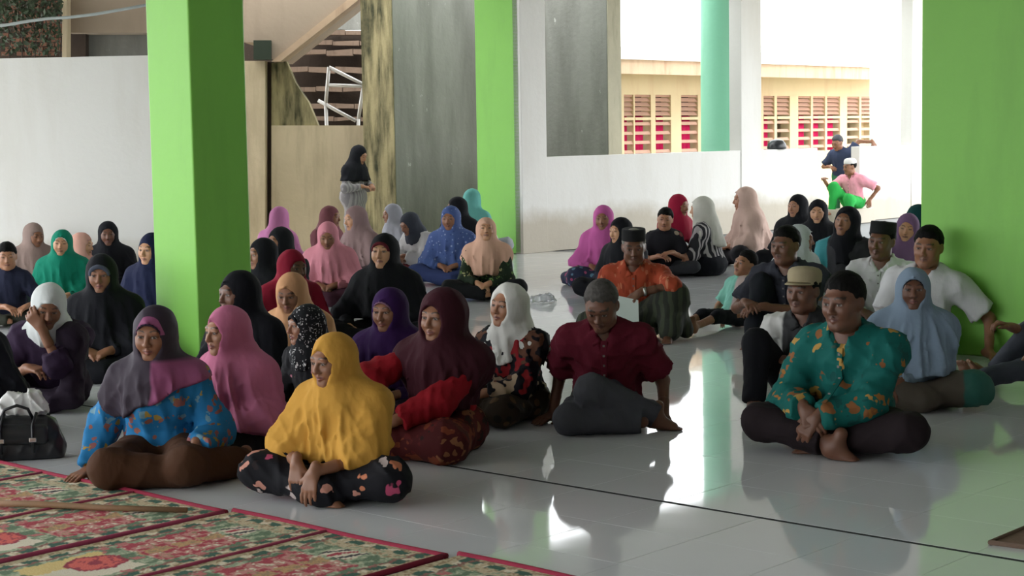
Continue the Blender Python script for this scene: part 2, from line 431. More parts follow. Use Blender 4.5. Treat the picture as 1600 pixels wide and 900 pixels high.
# ------------------------------------------------------------------ skeleton, limbs
LEGS = {   # per side: knee, ankle, toe direction (scale-1 sitter facing -y; l is -x)
    'cross': dict(l=((-.34, -.27, .13), (.05, -.35, .07), (.9, .1, -.35)), r=((.34, -.25, .13), (-.06, -.25, .06), (-.9, -.25, -.1))),
    'side_r': dict(l=((-.15, -.385, .10), (.20, -.30, .06), (.9, .25, -.2)), r=((.20, -.36, .11), (.40, -.04, .06), (.5, .8, -.1))),
    'side_l': dict(l=((-.20, -.36, .11), (-.40, -.04, .06), (-.5, .8, -.1)), r=((.15, -.385, .10), (-.20, -.30, .06), (-.9, .25, -.2))),
    'kneel': dict(l=((-.12, -.40, .08), (-.11, -.03, .07), (0, 1, -.2)), r=((.12, -.40, .08), (.11, -.03, .07), (0, 1, -.2))),
    'up_l': dict(l=((-.14, -.24, .42), (-.15, -.38, .07), (0, -1, -.15)), r=((.33, -.24, .12), (-.02, -.36, .06), (-.9, -.2, -.2))),
    'up_r': dict(l=((-.33, -.24, .12), (.02, -.36, .06), (.9, -.2, -.2)), r=((.14, -.24, .42), (.15, -.38, .07), (0, -1, -.15))),
    'up_both': dict(l=((-.13, -.25, .40), (-.10, -.40, .07), (0, -1, -.15)), r=((.13, -.25, .40), (.10, -.40, .07), (0, -1, -.15))),
    'forward': dict(l=((-.10, -.40, .15), (-.10, -.76, .08), (-.2, -.45, 1)), r=((.10, -.40, .15), (.11, -.76, .08), (.2, -.45, 1))),
    'stand': dict(l=((-.09, -.02, .45), (-.09, .0, .07), (-.1, -1, -.1)), r=((.09, -.02, .45), (.09, .0, .07), (.1, -1, -.1))),
    'stool': dict(l=((-.13, -.38, .46), (-.13, -.40, .07), (-.1, -1, -.1)), r=((.13, -.38, .46), (.13, -.40, .07), (.1, -1, -.1))),
}
def skeleton(p):
    pz = p.get('pz', .11); J = {}
    P0 = np.array([0, 0, pz]); lean = p.get('lean', 8); tl = p.get('tilt', 0); tw = p.get('twist', 0)
    Rt = rz(tw) @ ry(tl) @ rx(lean); J['Rt'] = Rt; J['pel'] = P0
    J['waist'] = P0 + Rt @ np.array([0, .01, .13]); Rc = rz(tw) @ ry(tl) @ rx(lean * 1.25); J['Rc'] = Rc
    J['chest'] = J['waist'] + Rc @ np.array([0, .0, .15]); J['neck'] = J['waist'] + Rc @ np.array([0, .005, .30])
    hy, hp, hr_ = p.get('head', (0, 0, 0)); Rh = rz(hy + tw) @ rx(hp) @ ry(hr_); J['Rh'] = Rh
    J['head'] = J['neck'] + Rc @ np.array([0, -.015, .045]) + Rh @ np.array([0, -.012, .10])
    sw = p.get('sw', .165)
    for s, sx in (('l', -1), ('r', 1)):
        J['sh' + s] = J['neck'] + Rc @ np.array([sx * sw, 0.012, -.085])
        J['hip' + s] = P0 + rz(tw * .3) @ np.array([sx * .09, 0, -.005])
        lg = p.get('legs', 'cross'); kn, an, td = p.get('leg_' + s) or LEGS[lg][s]
        J['kn' + s], J['an' + s], J['td' + s] = np.array(kn, float), np.array(an, float), unit(td)
        tgt = p.get('hand_' + s, None)
        if tgt is None: tgt = (sx * .07, -.27, .20 + (pz - .11))
        tgt = np.array(tgt, float); a = J['sh' + s]; v = tgt - a; d = np.linalg.norm(v); L1, L2 = .275, .24
        dd = min(max(d, .12), (L1 + L2) * .995); v = v / d; tgt = a + v * dd
        hint = np.array(p.get('elbow_' + s, (sx * .8, .35, -.7)), float); hint = unit(hint - v * (hint @ v))
        x = (L1 * L1 - L2 * L2 + dd * dd) / (2 * dd); h = math.sqrt(max(L1 * L1 - x * x, 0))
        J['el' + s] = a + v * x + hint * h; J['wr' + s] = tgt
    J['top'] = J['head'] + Rh @ np.array([0, .015, .114])
    return J
def hand_prims(W, fdir, nrm, sgn, curl=25, spread=1.0, k=.007):
    """W wrist, fdir finger direction, nrm palm normal, sgn: the thumb lies on the +/- side vector."""
    f = unit(fdir); n = np.array(nrm, float); n = unit(n - f * (n @ f)); s = np.cross(f, n)
    P = [cone(W - f * .03, W + f * .01, .025, .024, k=.015)]
    kn = []
    for i, (ox, L) in enumerate(((-.030, .060), (-.010, .072), (.011, .078), (.031, .070))):
        ox2 = ox * sgn
        K = W + f * (.088 - abs(i - 2) * .005) + s * ox2; kn.append(K)
        P.append(cone(W + f * .01 + s * ox2 * .55, K, .0155, .0115, k=.014))
    for i, L in enumerate((.060, .072, .078, .070)):
        c1 = math.radians(curl * (1 + .12 * (2 - i))); d1 = unit(f * math.cos(c1) + n * math.sin(c1) + s * sgn * (i - 1.5) * .07 * spread)
        c2 = c1 * 2.1; d2 = f * math.cos(c2) + n * math.sin(c2); c3 = c1 * 2.9; d3 = f * math.cos(c3) + n * math.sin(c3)
        a = kn[i]; b = a + d1 * L * .48; c = b + d2 * L * .30; e = c + d3 * L * .22
        P += [cone(a, b, .0105, .0092, k=k), cone(b, c, .0092, .0084, k=.004), cone(c, e, .0084, .0070, k=.004)]
    t0 = W + f * .022 + s * sgn * .024; d1 = unit(f * .75 + s * sgn * .72 + n * .25); t1 = t0 + d1 * .042; d2 = unit(f * .95 + s * sgn * .35 + n * .35); t2 = t1 + d2 * .030; t3 = t2 + d2 * .022
    P += [cone(t0, t1, .0155, .0120, k=.014), cone(t1, t2, .0115, .0100, k=.005), cone(t2, t3, .0100, .0078, k=.004)]
    return P
def foot_prims(A, t, up=None):
    t = unit(t); up = np.array([0, 0, 1.]) if up is None else np.array(up, float)
    if abs(t @ up) > .9: up = np.array([0, 1., 0])
    u = unit(up - t * (t @ up)); s = np.cross(t, u); A = np.array(A, float)
    P = [ell(A - u * .030 - t * .028, (.030, .030, .030), k=.02), cone(A + u * .05, A - u * .012, .030, .034, k=.02), cone(A - u * .015, A + t * .10 - u * .038, .034, .020, k=.025),
         cone(A - t * .02 - u * .042, A + t * .10 - u * .046 + s * .02, .022, .017, k=.025), cone(A - t * .02 - u * .042, A + t * .10 - u * .046 - s * .02, .022, .017, k=.025)]
    for i, ox in enumerate((-.032, -.015, .0, .015, .029)):
        L = .05 - abs(i - (1 if i < 3 else 2)) * .006; P.append(cone(A + t * .105 - u * .044 + s * ox * .9, A + t * (.105 + L) - u * .050 + s * ox * 1.1, .0105, .0085, k=.006))
    return P
def torso_prims(J, inf=0., k=.06, fat=0., bust=0.):
    Rt, Rc = J['Rt'], J['Rc']
    P = [ell(J['pel'] + np.array([0, .01, .02]), (.165 + fat, .125 + fat, .115), Rt, k=k, inf=inf), ell(J['waist'], (.138 + fat, .105 + fat, .14), Rt, k=k, inf=inf),
         ell(J['chest'] + Rc @ np.array([0, .0, .01]), (.150 + fat * .6, .105 + fat * .5, .15), Rc, k=k, inf=inf),
         cone(J['shl'] * .93 + J['shr'] * .07, J['shr'] * .93 + J['shl'] * .07, .050 + inf, k=k), cone(J['neck'] + Rc @ np.array([0, .01, -.08]), J['neck'] + Rc @ np.array([0, .0, .0]), .072 + inf, .050 + inf * .6, k=k),
         cone(J['neck'] + Rc @ np.array([0, .012, -.035]), J['shl'], .050 + inf, .046 + inf, k=k), cone(J['neck'] + Rc @ np.array([0, .012, -.035]), J['shr'], .050 + inf, .046 + inf, k=k)]
    if bust: P.append(ell(J['chest'] + Rc @ np.array([0, -.075, -.03]), (.12, .06, .07), Rc, k=.06, inf=inf))
    return P
def lerp(a, b, t): return a + (b - a) * t

# ------------------------------------------------------------------ people
SKIN = dict(a='a47458', b='8a5e45', c='6c4735', d='bd8d6c', e='553729')
N_PEOPLE = [0]
def smooth01(x): x = np.clip(x, 0, 1); return x * x * (3 - 2 * x)

def scarf_solid(J, p, sc, res, seed):
    Rh, Rc, Hc = J['Rh'], J['Rc'], J['head']; hp = lambda *q: Hc + Rh @ np.array(q); nk = lambda *q: J['neck'] + Rc @ np.array(q)
    e = sc.get('inf', .0); typ = sc.get('type', 'khimar'); hem = sc.get('hem', .27)
    P = [ell(hp(0, .020, .03), (.074, .092, .085), Rh, inf=.014 + e, k=.02), ell(hp(0, -.022, -.03), (.062, .064, .080), Rh, inf=.012 + e, k=.03),
         cone(hp(0, -.005, -.06), nk(0, -.005, -.02), .078 + e, .088 + e, k=.05), cone(hp(0, .05, .0), nk(0, .055, -.09), .085 + e, .10 + e, k=.07)]
    if sc.get('brim', 1):
        for s in (-1, 1): P.append(cone(hp(0, -.084, .066), hp(s * .060, -.058, .015), .009 + e * .5, .008, k=.014))
    for s in 'lr':
        P.append(cone(nk(0, 0, -.03), J['sh' + s] + np.array([0, 0, .0]), .080 + e, .066 + e, k=.06))
    wide = sc.get('wide', 0.)
    if typ == 'khimar':
        P += [ell(J['chest'] + Rc @ np.array([0, -.01, .0]), (.165 + wide, .13, .17), Rc, k=.08, inf=.02 + e)]
        drop = np.array([0, -.04, -.30])
        P += [cone(nk(0, -.05, -.10), nk(0, -.085, -.34), .10 + e, .16 + e + wide * .5, k=.09), cone(nk(0, .04, -.10), nk(0, .06, -.34), .10, .15 + wide * .5, k=.09)]
        for s in 'lr':
            a, b = J['sh' + s], J['el' + s]
            P.append(cone(a, lerp(a, b, sc.get('arm', .95)), .072 + e, .088 + e + wide * .5, k=.09))
            if sc.get('fore', 0): P.append(cone(b, lerp(b, J['wr' + s], sc['fore']), .082 + e, .075 + e, k=.09))
    else:
        L = sc.get('drop', .16)
        P += [cone(nk(0, -.05, -.03), nk(0, -.105, -L - .03), .075 + e, .07 + e + wide, k=.06), cone(nk(0, .05, -.02), nk(0, .085, -L), .08 + e, .08 + e + wide, k=.07)]
        for s in 'lr': P.append(cone(nk(0, 0, -.04), lerp(J['sh' + s], J['el' + s], .12), .08 + e, .064 + e, k=.05))
    ow, oh = sc.get('open', (.062, .087))
    P.append(ell(hp(0, -.105, -.022 + (oh - .083) * .8), (ow, .078, oh), Rh, k=.010, op='sub'))
    if sc.get('gap'): P.append(cone(hp(0, -.12, -.08), nk(0, -.15, -.10), .028, .02, k=.02, op='sub'))
    wr = wrinkle(seed, sc.get('wr', .006), 44); amp = sc.get('fold', .009); nf = sc.get('nf', 11); rg = np.random.default_rng(seed + 5); ph = rg.uniform(0, 6.28, 3)
    n0 = J['neck']; hx, hyy = sc.get('slope', (0., .0))
    def post(D, X, Y, Z):
        th = np.arctan2(X - n0[0], -(Y - n0[1])); w = smooth01((n0[2] + .03 - Z) / .22)
        rad = np.sqrt((X - n0[0]) ** 2 + (Y - n0[1]) ** 2)
        q = 1 - np.abs(np.sin(.5 * (th * nf + ph[0] + 4 * Z + 1.3 * np.sin(2 * th + 9 * Z + ph[1])))); q2 = 1 - np.abs(np.sin(.5 * (th * nf * 1.7 + ph[1] - 6 * Z + np.sin(11 * Z + ph[2]))))
        D = D - amp * 1.9 * w * (q * q - .3) - amp * .9 * w * (q2 * q2 - .3) + wr(X, Y, Z) * (.35 + .65 * w)
        hz = hem + hx * X + hyy * Y + .010 * np.sin(th * 5 + ph[2])
        return np.maximum(D, hz - Z)
    return solid(P, res, post, floor=.004)

def top_solid(J, p, tp, res, seed, skinny=False):
    inf = tp.get('inf', .016); sl = tp.get('sleeve', 'long'); P = torso_prims(J, inf, .06, tp.get('fat', 0.), tp.get('bust', 0.)); lo = tp.get('loose', .0)
    for s in 'lr':
        a, b, c = J['sh' + s], J['el' + s], J['wr' + s]
        if sl == 'short':
            P.append(cone(a, lerp(a, b, .80), .050 + inf, .056 + inf + lo, k=.05, cut=True))
        else:
            f = tp.get('cuff', .92)
            P += [cone(a, b, .048 + inf, .044 + inf + lo, k=.05), cone(b, lerp(b, c, f), .045 + inf + lo, .033 + inf * .8 + lo, k=.035, cut=True)]
    if tp.get('vneck', 0):
        P.append(cone(J['neck'] + J['Rc'] @ np.array([0, -.075, .03]), J['neck'] + J['Rc'] @ np.array([0, -.13, -.08]), .038, .012, k=.012, op='sub'))
        P.append(cone(J['neck'] + J['Rc'] @ np.array([0, -.02, .0]), J['neck'] + J['Rc'] @ np.array([0, -.03, .09]), .064, k=.012, op='sub'))
    wr = wrinkle(seed, tp.get('wr', .008), 56); hem = tp.get('hem', 0.)
    def post(D, X, Y, Z):
        D = D + wr(X, Y, Z)
        return np.maximum(D, hem - Z) if hem else D
    return solid(P, res, post, floor=.004)

def bottom_solid(J, p, bt, res, seed):
    sk = bt.get('type', 'skirt') == 'skirt'; k = .11 if sk else .035; inf = bt.get('inf', .0)
    P = [ell(J['pel'] + np.array([0, .02, .0]), (.178, .145, .108), J['Rt'], k=.06, inf=inf)]
    ln = bt.get('len', .97)
    for s in 'lr':
        h, kn, an = J['hip' + s], J['kn' + s], J['an' + s]
        P += [cone(h, kn, .090 + inf, .070 + inf, k=k), cone(kn, lerp(kn, an, ln), .068 + inf, (.066 if sk else .055) + inf, k=k, cut=not sk)]
    if bt.get('drape'):      # cloth hanging over a raised knee
        s = bt['drape']; kn, an, h = J['kn' + s], J['an' + s], J['hip' + s]; o = 'r' if s == 'l' else 'l'; sx = -1 if s == 'l' else 1
        P += [cone(kn, np.array([kn[0] + sx * .09, kn[1] + .02, .07]), .058, .062, k=.08), cone(kn, np.array([0, kn[1] - .05, .10]), .058, .062, k=.12), cone(kn, np.array([kn[0], an[1] + .0, .12]), .060, .065, k=.08), cone(kn, J['pel'], .06, .11, k=.12)]
    wr = wrinkle(seed, bt.get('wr', .008 if sk else .0055), 44 if sk else 36); hem = bt.get('hem', 0.)
    def post(D, X, Y, Z):
        D = D + wr(X, Y, Z)
        return np.maximum(D, hem - Z) if hem else D
    return solid(P, res, post, floor=.003)

def collar_solid(J, res):
    Rc = J['Rc']; nk = lambda *q: J['neck'] + Rc @ np.array(q); P = []
    for s in (-1, 1):
        pts = [nk(0, .068, .035), nk(s * .055, .045, .028), nk(s * .072, .0, .012), nk(s * .058, -.050, -.012), nk(s * .026, -.088, -.045)]
        for a, b in zip(pts[:-1], pts[1:]): P.append(cone(a, b, .017, .017, k=.012))
        P.append(cone(pts[-2], nk(s * .052, -.094, -.062), .015, .011, k=.012)); P.append(cone(pts[-1], nk(s * .052, -.094, -.062), .012, .011, k=.012))
    return solid(P, res)
def hair_solid(J, res, front=.062, back=-.07, thick=.011, seed=1, hs=1.0):
    Rh, Hc = J['Rh'], J['head']; P = [ell((0, .020, .032), (.074, .091, .086), k=.02, inf=thick)]
    for s in (-1, 1): P.append(cone((s * .070, -.012, .04), (s * .072, -.010, -.012), .011, .007, k=.02))
    wr = wrinkle(seed, .0022, 260, 3); sl = (back - front) / .18
    def post(D, X, Y, Z):
        hz = front + (Y + .085) * sl + np.minimum(4.5 * X * X, .012) * (Y < -.02) + .005 * np.sin(120 * X + 2 * seed) * np.sin(90 * Y + seed) + .004 * np.sin(260 * X + 140 * Y)
        D = np.maximum(D + wr(X, Y, Z) + (.002 + thick) * (1 - smooth01((Z - hz) / .05)) , hz - Z)
        return np.maximum(D, -(Y + .098))
    V, Q = solid(P, res, post); return Hc + (V * hs) @ Rh.T, Q

def person(label, u, v, s=1., yaw=0., kind='w', skin='a', res=.012, base=0., scarf=None, top=None, bottom=None, hair=None, cap=None, collar=None, group='people seated on the hall floor', feet='', hands='lr', loc=None, **p):
    N_PEOPLE[0] += 1; seed = 1000 + N_PEOPLE[0] * 17
    hk = {'w': 'f', 'm': 'm', 'c': 'c'}[kind]; hs = p.get('hs', 1.05)
    if kind == 'm': p.setdefault('sw', .19)
    if kind == 'c': p.setdefault('sw', .145)
    J = skeleton(p); Rh, Hc = J['Rh'], J['head']
    extra = .018 if scarf else (.012 if hair else 0.)
    if cap: extra = cap.get('h', .02)
    tl = J['head'] + Rh @ np.array([0, .015, .114]) * hs + np.array([0, 0, extra])
    if loc is None:
        W = at_z(u, v, tl[2] * s + base); root_loc = W - rz(yaw) @ (tl * s); root_loc[2] = base
    else: root_loc = np.array([loc[0], loc[1], base])
    root = empty('person', root_loc, math.radians(yaw)); tag(root, label, 'person', group)
    Zd = root_loc[1]; res = min(max(.0012 * Zd, .0100), .021); fine = min(max(.00066 * Zd, .0055), .0105)
    bres = .016 if (top and top.get('sleeve') == 'short' and Zd < 14) else .030
    # body: torso and limbs, head with face, hands, feet in one skin
    P = torso_prims(J, -.004)
    P.append(cone(J['neck'] + J['Rc'] @ np.array([0, .01, -.04]), Hc + Rh @ np.array([0, .02, -.06]) * hs, .058, .046, k=.03))
    for q in 'lr':
        P += [cone(J['sh' + q], J['el' + q], .046, .038, k=.04), cone(J['el' + q], J['wr' + q], .037, .024, k=.02), cone(J['hip' + q], J['kn' + q], .075, .055, k=.04), cone(J['kn' + q], J['an' + q], .050, .034, k=.03)]
    VS, QS, TS = [], [], []; off = 0
    def put(V, Q, T=None):
        nonlocal off
        VS.append(V); QS.append(Q + off); TS.append(np.zeros((len(V), 4)) if T is None else T); off += len(V)
    put(*solid(P, bres, floor=.006))
    hv, hq, ht = head_mesh(hk, .0046 if Zd < 9.3 else .0068 if Zd < 14 else .0098); put(Hc + (hv * hs) @ Rh.T, hq, ht)
    for q in hands:
        sgn = 1 if q == 'l' else -1; fa = unit(J['wr' + q] - J['el' + q])
        fd, nr, cu = p.get('pose_' + q, (None, None, None))
        fd = unit(fa * .8 + np.array([-.5 if q == 'r' else .5, -.3, -.35])) if fd is None else fd; nr = (0, 0.25, -1) if nr is None else nr; cu = 24 if cu is None else cu
        put(*solid([cone(lerp(J['el' + q], J['wr' + q], .55), J['wr' + q], .031, .024, k=.01)] + hand_prims(J['wr' + q], fd, nr, sgn, cu), fine, floor=.004))
    for q in feet:
        put(*solid([cone(lerp(J['kn' + q], J['an' + q], .7), J['an' + q], .040, .033, k=.01)] + foot_prims(J['an' + q], J['td' + q], p.get('footup_' + q)), max(.006, fine), floor=.004))
    quads_mesh('body', np.concatenate(VS) * s, np.concatenate(QS), m_skin(SKIN[skin]), root, np.concatenate(TS))
    if bottom:
        V, Q = bottom_solid(J, p, bottom, res * (1.0 if Zd < 9.3 else 1.4), seed + 1); quads_mesh(bottom.get('name', 'skirt' if bottom.get('type', 'skirt') == 'skirt' else 'trousers'), V * s, Q, bottom['mat'], root)
    if top:
        V, Q = top_solid(J, p, top, res * (1.35 if scarf and scarf.get('type', 'khimar') == 'khimar' and Zd > 7.6 else 1.0), seed + 2); tob = quads_mesh(top.get('name', 'blouse' if kind == 'w' else 'shirt'), V * s, Q, top['mat'], root)
        if collar and tp_front(top, kind): placket(V * s, J, s, top['mat'], tob)
        if collar:
            V, Q = collar_solid(J, max(.006, res * .6)); quads_mesh('collar', V * s, Q, collar, tob)
    if scarf:
        V, Q = scarf_solid(J, p, scarf, res, seed + 3); so = quads_mesh('headscarf', V * s, Q, scarf['mat'], root)
        if scarf.get('band'):   # inner cap showing at the forehead
            hp = lambda *q: Hc + Rh @ np.array(q)
            Pb = []
            n = 9; ow = scarf.get('open', (.062, .087))[0] - .005
            for i in range(n):
                a0, a1 = math.pi * (.04 + .92 * i / n), math.pi * (.04 + .92 * (i + 1) / n)
                g = lambda a: hp(ow * math.cos(a), -.066 - .020 * math.sin(a), .004 + .058 * math.sin(a))
                Pb.append(cone(g(a0), g(a1), scarf.get('bw', .009), k=.006))
            V, Q = solid(Pb, max(.0045, fine)); quads_mesh('inner_cap', V * s, Q, scarf['band'], so)
    if hair:
        V, Q = hair_solid(J, .006 if Zd < 10 else .008, seed=seed, hs=hs, **{k_: x for k_, x in hair.items() if k_ != 'mat'}); quads_mesh('hair', V * s, Q, hair['mat'], root)
    if cap: build_cap(cap, J, s, root, hs)
    print('PERSON %-10s %-60s s=%.2f Z=%.2f x=%.2f top=%.2f' % (root.name, label[:60], s, root_loc[1], root_loc[0], tl[2] * s))
    return root, J, s

def tp_front(top, kind): return kind == 'm' and top.get('vneck')
def placket(V, J, s, mat, parent):
    """Button strip down the shirt front, laid on the shirt's own surface."""
    n0 = J['neck'] * s; w0 = J['waist'] * s; pts = []
    for t in np.linspace(.22, .95, 9):
        c = lerp(n0, w0, t); m = (np.abs(V[:, 0] - c[0]) < .022) & (np.abs(V[:, 2] - c[2]) < .022)
        if m.any(): pts.append(np.array([c[0], V[m][:, 1].min() - .0015, c[2]]))
    if len(pts) < 4: return
    pts = [pts[0]] + [(a + b + c) / 3 for a, b, c in zip(pts[:-2], pts[1:-1], pts[2:])] + [pts[-1]]
    VV = []; Fc = []
    for p in pts:
        for dx, dy in ((-.016, .008), (-.014, -.002), (.014, -.002), (.016, .008)): VV.append(p + np.array([dx, dy, 0]))
    for i in range(len(pts) - 1):
        for k in range(3): Fc.append((4 * i + k, 4 * i + k + 1, 4 * i + 5 + k, 4 * i + 4 + k))
    po = mesh('placket', VV, Fc, mat, parent, False)
    me = None
    for p in pts[1::2]:
        b = box('button', p + np.array([0, -.004, 0]), (.011, .004, .011), m_plain('shirt_button', '6a6460', .4), parent)

def build_cap(cap, J, s, root, hs):
    Rh, Hc = J['Rh'], J['head']; M = Rh @ rx(cap.get('tip', -8)); c = Hc + Rh @ np.array([0, .018, .045]) * hs
    if cap['type'] == 'peci':
        prof = [(1.0, .0), (1.005, .02), (.985, .07), (.97, .080), (.93, .085), (.80, .083), (.4, .078), (.05, .077)]
        lathe('cap', [(r * .088 * s, z * s) for r, z in prof], cap['mat'], root, 36, 1.0, 1.20, M, c * s)
    elif cap['type'] == 'kopiah':
        prof = [(1.0, -.005), (1.01, .01), (1.0, .04), (.93, .062), (.78, .078), (.5, .088), (.05, .092)]
        lathe('cap', [(r * .088 * s, z * s) for r, z in prof], cap['mat'], root, 36, 1.0, 1.20, M, c * s)
    else:
        prof = [(1.0, -.012), (1.0, .0), (1.03, .02), (1.04, .045), (.98, .066), (.80, .080), (.45, .088), (.05, .090)]
        co = lathe('cap', [(r * .089 * s, z * s) for r, z in prof], cap['mat'], root, 36, 1.0, 1.20, M, c * s)
        V = []; n = 15
        for j, e in enumerate((0, 1)):
            for zz in (0, -.005):
                for i in range(n):
                    a = math.radians(205 + 130 * i / (n - 1)); x, y = .088 * math.cos(a), .106 * math.sin(a)
                    o = .058 * math.sin(math.pi * i / (n - 1)) ** .6 * e
                    V.append((x, y - o, zz - .012 * e + .0))
        Fc = []
        for i in range(n - 1):
            Fc += [(i, i + 1, 2 * n + i + 1, 2 * n + i), (n + i + 1, n + i, 3 * n + i, 3 * n + i + 1), (2 * n + i, 2 * n + i + 1, 3 * n + i + 1, 3 * n + i), (i + 1, i, n + i, n + i + 1)]
        mesh('visor', (np.array(V) @ M.T + c) * s, Fc, cap['mat'], co, True)

# ------------------------------------------------------------------ materials of the place
M_WHITE = m_wall('white_plaster', 'd9d8d4', '9a8a6c', .18, .8, low=.55, spots=None)
M_GREEN = m_wall('green_paint', '80c54c', '4c7a28', .25, 1.0, low=.0, rough=.5, bmp=.08, spots=None)
M_MINT = m_wall('mint_paint', '6fae90', '4f8a6c', .5, .8, rough=.6)
M_CONC = m_wall('grey_concrete', '86867f', '55544c', .7, .7, rough=.9, bmp=.3, st=(.42, .7), spots='a9a9a2')
M_CREAM = m_wall('cream_plaster', 'd6c4a4', '8d7d5f', .6, .9, rough=.9, bmp=.25, st=(.45, .7))
M_MOSS = m_wall('mossy_plaster', 'a89c74', '262b16', 1.0, 1.6, rough=.95, bmp=.5, st=(.40, .60))
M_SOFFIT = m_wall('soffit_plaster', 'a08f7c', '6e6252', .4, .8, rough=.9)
M_DARK = m_wall('dark_ruin_and_shadow', '40342b', '1d1814', .8, 1.5, rough=.95, bmp=.5)  # dark brown shared by the ruin walls and the painted shadow strip
M_BATTEN = m_wall('weathered_batten', '8c7868', '4a3a30', .7, 4.0, rough=.9, bmp=.4)
M_CLASS = m_wall('classroom_paint', 'e2cda6', 'c08a68', .45, .6, rough=.85)
M_GROUND = m_wall('outdoor_ground', '9a9484', '6f6a5a', .4, .6, rough=.95)
M_CEIL = m_wall('roof_underside', 'b0b0ac', '77756e', .3, .6, rough=.9)
M_METAL = m_plain('pale_metal', 'c4c2bd', .5, .3)
M_BLACKP = m_plain('black_leather', '17181c', .38, 0, .1, 30, .15)

def m_tile():
    m, nt, b = new_mat('glazed_tile'); v = nd(nt, 'ShaderNodeTexCoord'); g = nt.nodes.new('ShaderNodeNewGeometry')
    n = noise(nt, g.outputs['Position'], 1.1, 4); n2 = noise(nt, g.outputs['Position'], 5, 4)
    nt.links.new(mixrgb(nt, n.outputs[0], (.70, .72, .74), (.80, .81, .82)), b.inputs['Base Color'])
    r = nd(nt, 'ShaderNodeMapRange'); nt.links.new(n2.outputs[0], r.inputs[0]); r.inputs[3].default_value = .03; r.inputs[4].default_value = .075
    nt.links.new(r.outputs[0], b.inputs['Roughness']); b.inputs['IOR'].default_value = 1.55
    return m
M_TILE = m_tile()
M_GROUT = m_plain('tile_grout', '8d8f90', .9)
M_JOINT = m_plain('dark_joint', '1c1f22', .9)

# ------------------------------------------------------------------ floor
TS = .46; A0 = 5.605; B0 = -5.108
floor = mesh('floor', [(-9, -8, -.009), (8, -8, -.009), (8, 31, -.009), (0, 21.9, -.009), (-9, 21.9, -.009)], [(0, 1, 2, 3, 4)], M_GROUT)
tag(floor, 'white glazed tile floor of the hall', kind='structure')
def project(P):
    q = np.asarray(P, float) - _C; z = q @ _F
    return 800 + FOC * (q @ _R) / z, 450 - FOC * (q @ _U) / z, z
def hall(x, y):      # tiled area: inside the hall, on this side of the half wall
    w = np.array([x, y, 0]) - N2
    return -8 < x < 8 and -6 < y < 21.9 and (x < N2[0] - .4 or w @ EB > .0)
N2 = at_z(815, 397)
cells = []
for i in range(-40, 60):
    for j in range(-60, 30):
        c = EA * (A0 + (i + .5) * TS) + EB * (B0 + (j + .5) * TS)
        if not hall(c[0], c[1]): continue
        if c[1] > 1:
            uu, vv, z = project(c); seen = -60 < uu < 1660 and 300 < vv < 960
        else: seen = False; z = 99
        cells.append((0 if seen else 1, z, c, i))
cells.sort(key=lambda q: (q[0], q[1]))
def tile_geo(i):
    h = TS / 2 - .0006; lo_a = -h + (.014 if i == 0 else 0); hi_a = h - (.014 if i == -1 else 0); b = .0010
    pts = [(lo_a, -h), (hi_a, -h), (hi_a, h), (lo_a, h)]
    V = [EA * p[0] + EB * p[1] + np.array([0, 0, -.008]) for p in pts] + [EA * p[0] + EB * p[1] + np.array([0, 0, -.0005]) for p in pts]
    V += [EA * (p[0] - math.copysign(b, p[0])) + EB * (p[1] - math.copysign(b, p[1])) for p in pts]
    Fc = [(8, 11, 10, 9)]
    for k in range(4):
        k2 = (k + 1) % 4; Fc += [(k, k + 4, k2 + 4, k2), (k + 4, k + 8, k2 + 8, k2 + 4)]
    return V, Fc
tile_me = {}
for i in (0, -1, 5):
    o = mesh('floor_tile', *tile_geo(i), M_TILE); tile_me[i] = o.data; bpy.data.objects.remove(o)
rg = np.random.default_rng(3)
for q, z, c, i in cells[:300]:
    o = bpy.data.objects.new('floor_tile', tile_me[i if i in (0, -1) else 5]); link(o, floor)
    o.location = (c[0], c[1], 0); o.rotation_euler = (rg.normal() * .0005, rg.normal() * .0005, 0)
V, Fc = [], []
for q, z, c, i in cells[300:]:
    v, f = tile_geo(i); n0 = len(V); a, b = rg.normal() * .0005, rg.normal() * .0005
    V += [p + np.array([c[0], c[1], a * p[0] + b * p[1]]) for p in v]; Fc += [tuple(k + n0 for k in ff) for ff in f]
tag(mesh('floor_tile_field', V, Fc, M_TILE, floor), kind='stuff')
p0, p1 = EA * A0 + EB * -12, EA * A0 + EB * 6
prism('expansion_joint', [p0 - EA * .0138 + (0, 0, -.0085), p1 - EA * .0138 + (0, 0, -.0085), p1 + EA * .0138 + (0, 0, -.0085), p0 + EA * .0138 + (0, 0, -.0085)], (0, 0, .0076), M_JOINT, floor)

ground = mesh('ground', [(-80, -60, -.06), (90, -60, -.06), (90, 130, -.06), (-80, 130, -.06)], [(0, 1, 2, 3)], M_GROUND)
tag(ground, 'pale earth ground outside the hall', kind='structure')

# ------------------------------------------------------------------ shell of the hall
CZ = 4.1; cE = N2 - EB * .9; cF = cE + EA * 12.6
tag(prism('ceiling', [(-9.2, -5.0, CZ), (8.3, -5.0, CZ), (8.3, cF[1], CZ), (cE[0], cE[1], CZ), (-9.2, 21.9, CZ)], (0, 0, .3), M_CEIL), 'pale roof slab over the hall', kind='structure')  # unseen roof; its overhang past the half wall is added for shade
tag(box('wall_front', (-.5, -5.1, 2.0), (17.6, .2, 4.2), M_WHITE), 'unseen white wall added behind the camera to cut front light', kind='structure')  # unseen wall, closed to full height to hold back light from the front
tag(box('wall_right', (8.2, 4, 2.0), (.2, 26, 4.2), M_WHITE), 'unseen white side wall added right of the frame to block light', kind='structure')  # added out of view to keep light from the right off the columns

